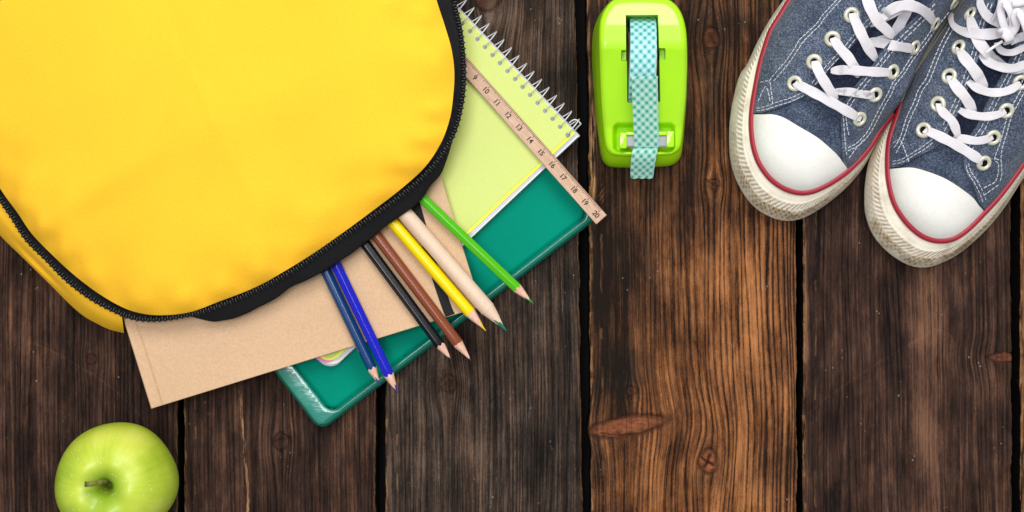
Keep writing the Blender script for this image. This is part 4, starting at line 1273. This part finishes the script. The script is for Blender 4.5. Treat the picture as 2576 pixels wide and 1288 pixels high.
def make_shoe(label, stripe, outline_ext, sole_out, sole_ext, toe, axis, cap, lflap, rflap, throat, eyes_l, eyes_r, stitches, dashes, laces, extras, seed):
    shoe = thing('sneaker', P(stripe[len(stripe)//2][0]+150, stripe[len(stripe)//2][1]-350, 0), label, 'shoe', 'pair of blue canvas sneakers')
    OL = resample(np.vstack([catmull(stripe, 5), catmull(outline_ext, 5)]), step=8, closed=True)
    toe = np.array(toe, float); axis = np.array(axis, float); axis /= np.linalg.norm(axis)
    thr = np.array(throat, float)
    stc = resample(catmull(stripe, 6), step=4)
    def snap(lp):
        lp = resample(catmull(lp, 4, True), step=6, closed=True)
        for i in range(len(lp)):
            d = ((stc-lp[i])**2).sum(1); j = int(np.argmin(d))
            if d[j] < 22**2 and 0 < j < len(stc)-1: lp[i] = stc[j]
        return lp
    cap = snap(cap); lflap = snap(lflap); rflap = snap(rflap)
    def H0(x, y):
        x = np.asarray(x, float); y = np.asarray(y, float); sh = x.shape
        p = np.stack([x.ravel(), y.ravel()], -1)
        d = seg_dist(p, OL); ins = inside(p, OL); d = np.where(ins, d, 0)
        t = (p-toe)@axis
        A = np.interp(t, [-20, 60, 150, 260, 420, 600, 900, 1150], [1.35, 1.75, 2.0, 2.75, 3.9, 4.9, 4.6, 4.0])
        s = np.clip(d/135.0, 0, 1)
        prof = (1-(1-s)**2.2)**0.62
        z = 2.55 + A*prof
        if seed == 0:
            side = (p[:, 0]-toe[0])*(-axis[1])+(p[:, 1]-toe[1])*axis[0]
            z = z + 1.7*sstep((t-255)/150)*sstep((side+10)/90)*(1-0.75*prof)
        return z.reshape(sh)
    def soften(x, y):   # creases where the shoe bends
        p = np.stack([np.ravel(x), np.ravel(y)], -1); t = (p-toe)@axis
        return (0.05*np.sin(t/9.0+1.2*n1(p[:, 0]+p[:, 1], seed, 1/40))*np.exp(-((t-215)/50)**2)+0.03*n1(p[:, 0]*0.8-p[:, 1]*0.5, seed+3, 1/18)).reshape(np.shape(x))
    def Hin(x, y):      # vamp and tongue layer under the flaps
        p = np.stack([np.ravel(x), np.ravel(y)], -1)
        d = seg_dist(p, thr); ins = inside(p, thr)
        dd = np.where(ins, sstep(d/14.0), 0).reshape(np.shape(x))
        return H0(x, y)-0.22+soften(x, y)*2-0.55*dd
    def Hf(x, y): return H0(x, y)+soften(x, y)
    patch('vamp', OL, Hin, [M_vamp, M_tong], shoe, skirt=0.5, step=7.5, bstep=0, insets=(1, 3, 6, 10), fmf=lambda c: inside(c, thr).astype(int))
    patch('side_panel', lflap, Hf, M_den, shoe, step=7.0, bstep=4, insets=(1.5, 4), skirt=0.16)
    patch('side_panel', rflap, Hf, M_den, shoe, step=7.0, bstep=4, insets=(1.5, 4), skirt=0.16)
    patch('toe_cap', cap, lambda x, y: H0(x, y)-0.02, M_cap, shoe, step=8, bstep=5, insets=(1.2, 3.0, 6), skirt=0.25)
    # stripe
    st = resample(catmull(stripe, 6), step=6)
    stp = [P(x, y, 2.62) for x, y in st]
    v, f = sweep(stp, circ(0.0020, 10, 0.0026)); obj('red_stripe', v, f, M_red, shoe)
    # sole wall: foxing, ribbed band, bumper with diamond relief
    full_s = catmull(stripe, 6); full_o = catmull(sole_out, 6)
    ns_ = 900
    a = resample(full_s, n=ns_)
    b = resample(full_o, n=ns_)
    nf = 30
    sarc = np.concatenate([[0], np.cumsum(np.linalg.norm(np.diff(b, axis=0), axis=1))])
    toef = np.exp(-((sarc-sarc[int(np.argmin(((b-toe)**2).sum(1)))])/260.0)**2)
    V = []; D = []
    for j in range(nf+1):
        f_ = j/nf
        if f_ <= 0.90:
            g = f_/0.90
            xy = a*(1-g)+b*g
            z = 2.60 - 0.25*g - 1.55*g**2.2
        else:
            g = (f_-0.90)/0.10
            cc = a.mean(0); xy = b + (a-b)*0.10*g
            z = 0.80*(1-g)+0.02
        z = np.full(ns_, float(z))
        g2 = f_/0.90
        tb_ = toef[:, 0] if toef.ndim > 1 else toef
        wob = 1.0
        if g2 <= 1:
            z = z + 0.06*np.exp(-((g2-0.40)/0.025)**2) + 0.02*n1(sarc, 61+seed, 1/35)
            if 0.42 < g2 < 0.64:
                z = z + 0.045*np.sign(np.sin((sarc+g2*85)/2.1))*0.9
            if g2 >= 0.64:
                k1 = np.sin((sarc+g2*80)/4.6); k2 = np.sin((sarc-g2*80)/4.6)
                z = z + 0.13*np.clip(np.maximum(np.abs(k1), np.abs(k2)), 0.6, 1)*np.clip((1-g2)*9, 0, 1)*(0.4+0.6*tb_) - 0.04
        q = PN(xy[:, 0], xy[:, 1], z)
        V.append(q)
        dirt = np.zeros(ns_)
        if 0.42 < g2 < 0.64: dirt = 0.60*(np.sin((sarc+g2*85)/2.1) < 0)*(0.4+0.6*tb_)
        elif g2 >= 0.64: dirt = (0.60+0.60*(np.maximum(np.abs(k1), np.abs(k2)) < 0.86))*tb_*np.clip((1.0-g2)*6+0.25, 0, 1)*0.9+0.10
        D.append(dirt)
    so = obj('rubber_sole', np.vstack(V), [f[::-1] for f in grid_faces(nf+1, ns_)] if seed == 0 else grid_faces(nf+1, ns_), M_sole, shoe)
    at = so.data.attributes.new('dirt', 'FLOAT', 'POINT'); at.data.foreach_set('value', np.concatenate(D).astype(np.float32))
    # rest of the sole round the heel, outside the picture
    e_s = resample(catmull(outline_ext, 6), n=160); e_o = resample(catmull(sole_ext, 6), n=160)
    obj('rubber_sole', np.vstack([PN(e_s[:, 0], e_s[:, 1], np.full(160, 2.60)), PN(e_o[:, 0], e_o[:, 1], np.full(160, 2.2)), PN(e_o[:, 0], e_o[:, 1], np.full(160, 0.02))]), [f[::-1] for f in grid_faces(3, 160)], M_sole, shoe)
    # eyelets
    def normal(x, y):
        e = 4.0
        zz = [float(Hf(np.array([x+dx]), np.array([y+dy]))[0]) for dx, dy in ((e, 0), (-e, 0), (0, e), (0, -e))]
        a1 = P(x+e, y, zz[0])-P(x-e, y, zz[1]); b1 = P(x, y-e, zz[3])-P(x, y+e, zz[2])
        return a1.cross(b1).normalized()
    pr = [(0.0019, -0.0012), (0.0021, 0.0), (0.0026, 0.0007), (0.0034, 0.0010), (0.0042, 0.0007), (0.0047, 0.0), (0.0048, -0.0004)]
    V = []; 
    for k in range(28):
        an = 2*math.pi*k/28
        for (r_, z_) in pr: V.append((r_*math.cos(an), r_*math.sin(an), z_))
    F = [f for f in grid_faces(28, len(pr), True, False)]
    fm = [0]*len(F)
    b = len(V); V += [(0.0020*math.cos(2*math.pi*k/28), 0.0020*math.sin(2*math.pi*k/28), 0.0001) for k in range(28)]
    F.append(tuple(b+k for k in range(28))); fm.append(1)
    me = bpy.data.meshes.new('eyelet'); me.from_pydata(V, [], F); me.materials.append(M_eye); me.materials.append(M_dark)
    me.polygons.foreach_set('material_index', np.array(fm, np.int32)); me.polygons.foreach_set('use_smooth', np.full(len(F), True))
    for (x, y) in eyes_l+eyes_r:
        nr = normal(x, y)
        z = float(Hf(np.array([float(x)]), np.array([float(y)]))[0])
        o = bpy.data.objects.new('eyelet', me); C.objects.link(o); o.parent = shoe
        q = Vector((0, 0, 1)).rotation_difference(nr)
        o.rotation_mode = 'QUATERNION'; o.rotation_quaternion = q
        o.location = P(x, y, z+0.03)-shoe.location
    # stitching
    mb = MB()
    def thread(line, step=11.5, on=8.2, rad=0.00030, wig=0.6):
        L = resample(catmull(line, 6), step=step/4.0)
        i = 0; nn_ = len(L)
        seg = 3
        while i+seg < nn_:
            q = L[i:i+seg+1].copy()
            q[0] = q[0]+(q[1]-q[0])*0.25
            zz = Hf(q[:, 0], q[:, 1])+0.035
            zz[0] -= 0.035; zz[-1] -= 0.035
            jx = random.uniform(-wig, wig)
            pts = [P(q[k, 0]+jx*(k/seg-0.5)*1.6, q[k, 1]+jx*(k/seg-0.5), zz[k]) for k in range(seg+1)]
            v, f = sweep(pts, circ(rad, 5)); mb.add(v, f)
            i += 4
    for ln in stitches: thread(ln)
    for ln in dashes: thread(ln, 15.5, rad=0.00032)
    mb.build('stitching', M_stitch, shoe, kind='stuff')
    # laces
    def lace(pts, z0, z1, arch, w=23, mat=None, zmode='span', name='lace', tw=1.0):
        c = resample(catmull(pts, 8), step=5.0)
        nn_ = len(c); s_ = np.linspace(0, 1, nn_)
        za = float(H0(np.array([float(pts[0][0])]), np.array([float(pts[0][1])]))[0])+z0
        zb = float(H0(np.array([float(pts[-1][0])]), np.array([float(pts[-1][1])]))[0])+z1
        z = za*(1-s_)+zb*s_+arch*np.sin(np.pi*s_)**0.7
        surf = Hf(c[:, 0], c[:, 1])
        arc_ = s_*(nn_-1)*5.0
        up0 = sstep(arc_/14.0) if z0 >= 0 else (sstep((arc_-8)/26.0) if z0 > -0.2 else sstep((arc_-30)/40.0))
        rem = arc_[-1]-arc_
        up1 = sstep(rem/14.0) if z1 >= 0 else sstep((rem-8)/26.0)
        clear = 0.10+0.30*arch*np.sin(np.pi*s_)
        floor_ = surf + clear*up0*up1 - 0.25*(1-up0*up1)
        z = np.maximum(z, floor_) if z0 > -0.22 or arch > 0.01 else z
        path = [P(c[i, 0], c[i, 1], z[i]) for i in range(nn_)]
        hw = w*0.5*VPX*0.93; th_ = 0.00048
        def prof(i, s):
            e = min(1.0, min(s, 1-s)*nn_*5.0/26.0)
            k = 0.50+0.50*math.sqrt(max(0, min(1, e)))
            k *= 1+0.05*math.sin(i*0.7+seed+w)
            out = []
            for q in range(12):
                a = 2*math.pi*q/12
                cx = math.copysign(abs(math.cos(a))**0.75, math.cos(a)); sx_ = math.copysign(abs(math.sin(a))**0.8, math.sin(a))
                out.append((hw*k*cx, th_*sx_*(1-0.25*abs(cx)) - 0.0007*(1-k)*0+ (0.00022*math.cos(2*a))))
            return out
        sides = []
        for i in range(nn_):
            t = path[min(i+1, nn_-1)]-path[max(i-1, 0)]; s1 = Vector((t.y, -t.x, 0)).normalized()
            # follow the cross slope of the shoe a little
            o_ = 9.0; sl = Hf(np.array([c[i, 0]+s1.x*o_, c[i, 0]-s1.x*o_]), np.array([c[i, 1]-s1.y*o_, c[i, 1]+s1.y*o_]))
            sides.append((s1.x, s1.y, 0.75*float(sl[0]-sl[1])*0.01/(2*o_*VPX*0.94)))
        v, f = sweep(path, prof, sides=sides)
        return obj(name, v, f, mat or M_lace, shoe, sharp=60)
    for L in laces: lace(**L)
    for e in extras: e(shoe, H0, lace)
    return shoe

stripeL = [(1989, -2), (1961, 44), (1939, 81), (1924, 125), (1911, 172), (1902, 219), (1894, 266), (1891, 312), (1895, 359), (1905, 397), (1919, 424), (1940, 450), (1969, 471), (2004, 483), (2037, 482), (2073, 468), (2108, 447), (2138, 424), (2168, 394), (2191, 364), (2214, 326), (2245, 285)]
outL = [(2262, 262), (2285, 222), (2314, 158), (2342, 107), (2374, 57), (2402, 18), (2440, -30), (2510, -130), (2560, -220), (2585, -320), (2560, -420), (2480, -470), (2380, -465), (2280, -400), (2180, -290), (2090, -160), (2030, -65)]
soleL = [(1972, -2), (1936, 50), (1905, 106), (1880, 160), (1864, 183), (1853, 212), (1841, 266), (1835, 312), (1834, 359), (1837, 402), (1845, 435), (1858, 466), (1881, 503), (1909, 530), (1945, 549), (1980, 556), (2013, 551), (2049, 534), (2087, 508), (2123, 478), (2153, 446), (2174, 418), (2192, 386), (2207, 358), (2229, 325), (2255, 290)]
soleLx = [(2268, 270), (2290, 226), (2316, 166), (2344, 115), (2376, 64), (2404, 24), (2444, -25), (2512, -126), (2562, -216), (2590, -320), (2566, -425), (2484, -478), (2376, -473), (2272, -406), (2170, -296), (2078, -164), (2014, -68)]
capL = [(1901, 291), (1922, 288), (1946, 288), (1974, 297), (2011, 319), (2055, 345), (2090, 374), (2110, 394), (2119, 408), (2117, 419), (2100, 438), (2070, 456), (2037, 468), (2004, 470), (1973, 459), (1948, 441), (1926, 416), (1912, 387), (1904, 350), (1900, 318)]
lflapL = [(1900, 285), (1905, 240), (1914, 185), (1926, 135), (1941, 92), (1963, 53), (1992, 4), (2040, -70), (2100, -160), (2180, -250), (2290, -160), (2262, -20), (2240, 10), (2205, 48), (2174, 80), (2143, 116), (2111, 148), (2080, 180), (2060, 205), (2046, 226), (2030, 240), (1995, 256), (1961, 269), (1930, 279)]
rflapL = [(2124, 412), (2120, 390), (2118, 350), (2116, 300), (2117, 281), (2126, 258), (2137, 236), (2155, 212), (2174, 190), (2196, 164), (2222, 125), (2249, 94), (2299, 47), (2349, 0), (2420, -70), (2500, -130), (2480, -90), (2436, -32), (2398, 16), (2370, 55), (2338, 105), (2310, 156), (2281, 220), (2258, 258), (2240, 284), (2210, 325), (2188, 360), (2164, 390), (2142, 413)]
throatL = [(2060, 240), (2050, 228), (2080, 182), (2111, 150), (2143, 118), (2174, 82), (2205, 50), (2262, -20), (2290, -160), (2480, -100), (2420, -70), (2349, 0), (2299, 47), (2249, 94), (2222, 125), (2196, 164), (2174, 190), (2155, 212), (2137, 236), (2112, 250)]
stL = [[(2105, 0), (2086, 20), (2067, 41), (2055, 59), (2033, 80), (2011, 101), (1996, 126), (1974, 157), (1952, 182), (1934, 205)],
       [(2115, 0), (2095, 22), (2074, 46), (2062, 64), (2040, 85), (2019, 107), (2003, 132), (1981, 163), (1960, 188), (1941, 210)],
       [(1913, 207), (1935, 205), (1940, 230), (1944, 262)], [(1907, 255), (1920, 226), (1927, 218), (1934, 238), (1938, 262)],
       [(1904, 273), (1925, 268), (1955, 257), (1990, 246), (2024, 230)], [(1904, 279), (1928, 275), (1958, 265), (1993, 254), (2030, 236)],
       [(2121, 285), (2124, 330), (2127, 370), (2131, 395)], [(2127, 283), (2131, 320), (2137, 345)],
       [(2132, 380), (2150, 372), (2172, 355), (2192, 330), (2214, 288), (2228, 262), (2245, 232), (2251, 215), (2275, 185), (2296, 152), (2330, 108), (2358, 68), (2392, 24)],
       [(2133, 372), (2152, 362), (2170, 346), (2186, 325), (2206, 285), (2221, 258), (2238, 226), (2246, 208), (2269, 180), (2290, 147), (2323, 104), (2350, 66)],
       [(2136, 398), (2150, 378), (2172, 352)]]
daL = [[(2050, 214), (2070, 190), (2100, 156), (2131, 124), (2162, 86), (2196, 50), (2230, 12)], [(2042, 210), (2062, 185), (2092, 151), (2123, 119), (2154, 81), (2188, 44), (2222, 6)],
       [(2128, 268), (2142, 244), (2160, 220), (2180, 196), (2203, 168), (2230, 134), (2256, 104), (2305, 56), (2352, 10)], [(2136, 272), (2150, 249), (2168, 226), (2188, 201), (2211, 173), (2238, 139), (2264, 110), (2313, 62), (2358, 18)]]
def L_(pts, z0, z1, arch, w=23, mat=None): return dict(pts=pts, z0=z0, z1=z1, arch=arch, w=w, mat=mat)
lacesL = [
    L_([(2186, 103), (2215, 108), (2255, 116), (2308, 124)], -0.25, 0.0, 0.30, 25),
    L_([(2090, 178), (2130, 176), (2190, 180), (2250, 183)], -0.10, 0.0, 0.30, 24),
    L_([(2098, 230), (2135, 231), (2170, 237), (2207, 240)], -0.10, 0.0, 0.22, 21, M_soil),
    L_([(2094, 93), (2112, 120), (2138, 150), (2162, 192)], 0.0, -0.2, 0.36, 25),
    L_([(2143, 32), (2156, 62), (2176, 104), (2204, 150)], 0.0, -0.2, 0.55, 26),
    L_([(2048, 152), (2062, 185), (2082, 218), (2104, 252)], 0.0, 0.0, 0.45, 25),
    L_([(1997, 207), (2030, 224), (2090, 256), (2166, 300)], 0.0, 0.0, 0.62, 25),
    L_([(2176, -30), (2184, 5), (2206, 50), (2248, 92)], 0.2, 0.0, 0.75, 27),
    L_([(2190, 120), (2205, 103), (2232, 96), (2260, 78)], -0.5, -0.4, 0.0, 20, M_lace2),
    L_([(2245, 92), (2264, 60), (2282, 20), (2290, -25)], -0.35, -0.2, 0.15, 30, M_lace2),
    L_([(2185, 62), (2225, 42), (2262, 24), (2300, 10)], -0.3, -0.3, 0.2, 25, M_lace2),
    L_([(2212, 52), (2236, 28), (2268, 14), (2306, 18), (2336, 38), (2356, 66)], -0.1, 0.0, 0.9, 26),
    L_([(2130, -40), (2180, -60), (2240, -70), (2300, -60)], 0.1, 0.1, 0.8, 25),
]
make_shoe('left blue canvas sneaker of the pair, its side overlapping the other, loose white laces', stripeL, outL, soleL, soleLx, (1985, 500), (0.625, -0.78), capL, lflapL, rflapL, throatL,
          [(2143, 38), (2094, 98), (2048, 156), (1999, 210)], [(2163, 300), (2202, 239), (2247, 181), (2302, 120), (2353, 62), (2402, 8)], stL, daL, lacesL, [], 0)

stripeR = [(2268, 258), (2256, 297), (2244, 330), (2237, 362), (2234, 402), (2236, 450), (2248, 504), (2270, 545), (2301, 579), (2331, 598), (2363, 605), (2399, 599), (2435, 575), (2473, 537), (2509, 498), (2542, 456), (2573, 412), (2605, 368), (2640, 310)]
outR = [(2690, 210), (2740, 80), (2780, -60), (2815, -210), (2825, -350), (2790, -450), (2720, -480), (2650, -440), (2610, -340), (2590, -240), (2532, -138), (2440, -22), (2384, 58), (2334, 133), (2294, 196)]
soleR = [(2224, 318), (2210, 345), (2197, 374), (2184, 412), (2176, 460), (2174, 508), (2178, 545), (2194, 588), (2221, 623), (2257, 652), (2292, 669), (2328, 673), (2363, 664), (2405, 643), (2450, 608), (2494, 564), (2530, 518), (2562, 468), (2590, 425), (2620, 375), (2655, 310)]
soleR = [(2262, 255), (2244, 290)]+soleR
soleRx = [(2700, 212), (2750, 82), (2790, -60), (2825, -210), (2835, -352), (2798, -458), (2720, -490), (2640, -448), (2600, -344), (2592, -240), (2544, -130), (2454, -10), (2399, 70), (2349, 146), (2303, 207)]
capR = [(2245, 428), (2264, 423), (2298, 422), (2340, 434), (2381, 451), (2423, 478), (2450, 500), (2462, 518), (2466, 530), (2452, 546), (2428, 564), (2396, 584), (2363, 591), (2335, 585), (2310, 568), (2281, 536), (2261, 500), (2249, 462)]
lflapR = [(2243, 420), (2244, 380), (2250, 340), (2264, 295), (2276, 258), (2310, 205), (2350, 145), (2400, 70), (2455, -5), (2520, -90), (2570, -90), (2520, -40), (2505, 0), (2486, 47), (2474, 94), (2458, 156), (2436, 219), (2420, 262), (2405, 294), (2389, 328), (2372, 355), (2355, 370), (2331, 383), (2301, 398), (2271, 414)]
rflapR = [(2470, 532), (2466, 515), (2459, 495), (2447, 462), (2430, 433), (2424, 405), (2426, 385), (2436, 350), (2461, 312), (2480, 266), (2505, 219), (2520, 191), (2545, 141), (2561, 94), (2580, 50), (2600, -20), (2650, -120), (2760, -120), (2735, 60), (2685, 205), (2640, 300), (2600, 365), (2568, 408), (2538, 450), (2505, 493), (2480, 522)]
throatR = [(2380, 372), (2372, 357), (2389, 330), (2405, 296), (2420, 264), (2436, 221), (2458, 158), (2474, 96), (2486, 49), (2505, 0), (2520, -40), (2570, -90), (2650, -120), (2600, -20), (2580, 50), (2561, 94), (2545, 141), (2520, 191), (2505, 219), (2480, 266), (2461, 312), (2437, 350), (2426, 382), (2410, 378)]
stR = [[(2389, 69), (2367, 109), (2349, 150), (2330, 197), (2311, 225), (2298, 259), (2280, 297), (2264, 347), (2246, 376)], [(2398, 72), (2376, 112), (2358, 153), (2339, 201), (2320, 229), (2307, 263), (2289, 301), (2272, 350), (2250, 392)],
       [(2246, 360), (2264, 352), (2276, 378), (2286, 406)], [(2246, 413), (2272, 407), (2300, 390), (2328, 374), (2350, 356)], [(2246, 406), (2270, 400), (2297, 384), (2325, 366), (2348, 348)],
       [(2576, 210), (2558, 245), (2536, 288), (2524, 330), (2514, 365), (2502, 400), (2512, 415), (2505, 455), (2480, 470), (2472, 478)], [(2585, 216), (2567, 250), (2545, 292), (2533, 334), (2522, 370), (2518, 400), (2520, 440), (2512, 462)],
       [(2430, 415), (2436, 436), (2452, 462), (2466, 490), (2474, 516)], [(2436, 410), (2442, 430), (2458, 455), (2472, 482), (2482, 508)],
       [(2474, 492), (2494, 478), (2516, 462)], [(2500, 398), (2512, 402)], [(2590, 120), (2576, 180), (2566, 235)]]
daR = [[(2496, 10), (2478, 50), (2466, 94), (2450, 152), (2428, 214), (2412, 256), (2397, 288), (2380, 322), (2362, 348)], [(2487, 8), (2469, 48), (2457, 92), (2441, 148), (2419, 210), (2403, 252), (2388, 283), (2371, 317)],
       [(2436, 374), (2448, 350), (2470, 318), (2489, 274), (2513, 228), (2529, 198), (2553, 150), (2570, 100)], [(2444, 380), (2456, 357), (2478, 324), (2497, 280), (2521, 234), (2537, 204), (2561, 156), (2578, 108)]]
def knot(shoe, H0, lace):
    z = float(H0(np.array([2500.]), np.array([100.]))[0])+1.15
    k = MB()
    def tube(pts, w, th, nm='lace_bow', mat=M_lace):
        c = catmull(pts, 7)
        v, f = sweep([P(*p) for p in c], [(w*VPX*0.5*math.copysign(abs(math.cos(a))**0.7, math.cos(a)), th*math.sin(a)) for a in np.linspace(0, 2*math.pi, 13)[:-1]])
        return obj(nm, v, f, mat, shoe, sharp=60)
    # the wrap of the knot and the loops going off to the upper right
    tube([(2515, 88, z+0.1), (2527, 82, z+0.55), (2540, 98, z+0.5), (2536, 108, z+0.05)], 24, 0.0009, 'lace_knot')
    tube([(2540, 84, z+0.2), (2549, 60, z+0.4), (2542, 28, z+0.7), (2526, 8, z+0.7), (2517, 22, z+0.45), (2522, 52, z+0.3), (2530, 74, z+0.2)], 19, 0.0008)
    tube([(2542, 88, z+0.3), (2556, 66, z+0.5), (2552, 42, z+0.8), (2562, 30, z+1.0), (2578, 60, z+0.9), (2590, 100, z+0.6)], 18, 0.0008)
    tube([(2526, 6, z+0.3), (2545, 8, z+0.6), (2568, 20, z+0.7), (2596, 40, z+0.5)], 26, 0.0008)
    tube([(2496, 52, z-0.2), (2508, 30, z+0.1), (2514, 8, z+0.1), (2518, -30, z)], 9, 0.0008, 'lace_bow', M_lace2)
    tube([(2541, 104, z+0.05), (2560, 96, z-0.05), (2590, 88, z-0.1)], 20, 0.0008, 'lace_bow', M_lace2)
    tube([(2548, 6, z+0.9), (2568, 4, z+1.1), (2600, -10, z+1.0)], 20, 0.0008)
    v, f = sweep([P(2522, 104, z+0.45), P(2500, 118, z+0.35), P(2479, 133, z+0.25)], circ(0.00085, 10)); obj('lace_tip', v, f, M_tipm, shoe)
M_tipm = NT('glossy_clear_lace_tip', 0.15, (0.70, 0.68, 0.66), 0.6).mat
lacesR = [
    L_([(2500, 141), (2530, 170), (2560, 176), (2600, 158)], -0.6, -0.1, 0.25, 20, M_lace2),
    L_([(2464, 134), (2490, 158), (2520, 169), (2552, 171), (2590, 156)], -0.1, -0.0, 0.30, 22),
    L_([(2432, 202), (2460, 222), (2490, 232), (2525, 231), (2552, 220), (2568, 208)], -0.1, 0.0, 0.40, 21),
    L_([(2409, 274), (2440, 288), (2478, 293), (2510, 288), (2532, 278)], -0.1, 0.0, 0.30, 21),
    L_([(2400, 341), (2430, 350), (2462, 354), (2499, 345)], -0.1, 0.0, 0.25, 21),
    L_([(2439, 32), (2447, 68), (2462, 105), (2492, 142), (2508, 158)], 0.0, -0.3, 0.50, 27),
    L_([(2411, 118), (2426, 145), (2452, 178), (2480, 222)], 0.0, -0.1, 0.48, 27),
    L_([(2388, 190), (2404, 216), (2428, 245), (2452, 284)], 0.0, -0.1, 0.42, 26),
    L_([(2359, 259), (2372, 282), (2396, 306), (2412, 346)], 0.0, -0.0, 0.40, 22, None),
    L_([(2323, 325), (2360, 341), (2415, 370), (2477, 410)], 0.0, 0.0, 0.55, 25),
    L_([(2464, -8), (2470, 20), (2490, 45), (2530, 68)], 0.3, 0.7, 0.30, 24),
    L_([(2505, 108), (2520, 128), (2545, 132), (2570, 122), (2600, 106)], 0.3, 0.2, 0.35, 17),
    L_([(2392, 32), (2394, 56), (2414, 74), (2450, 84), (2490, 86), (2520, 80), (2538, 62), (2544, 40)], 0.1, 1.2, 0.75, 27),
]
make_shoe('right blue canvas sneaker, cut off by the picture edge, its laces tied in a knot', stripeR, outR, soleR, soleRx, (2345, 620), (0.42, -0.9), capR, lflapR, rflapR, throatR,
          [(2440, 34), (2410, 118), (2387, 191), (2359, 262), (2323, 327)], [(2476, 411), (2499, 347), (2532, 279), (2568, 208)], stR, daR, lacesR, [knot], 1)

# dark smears of dust on the plank beside the ruler end
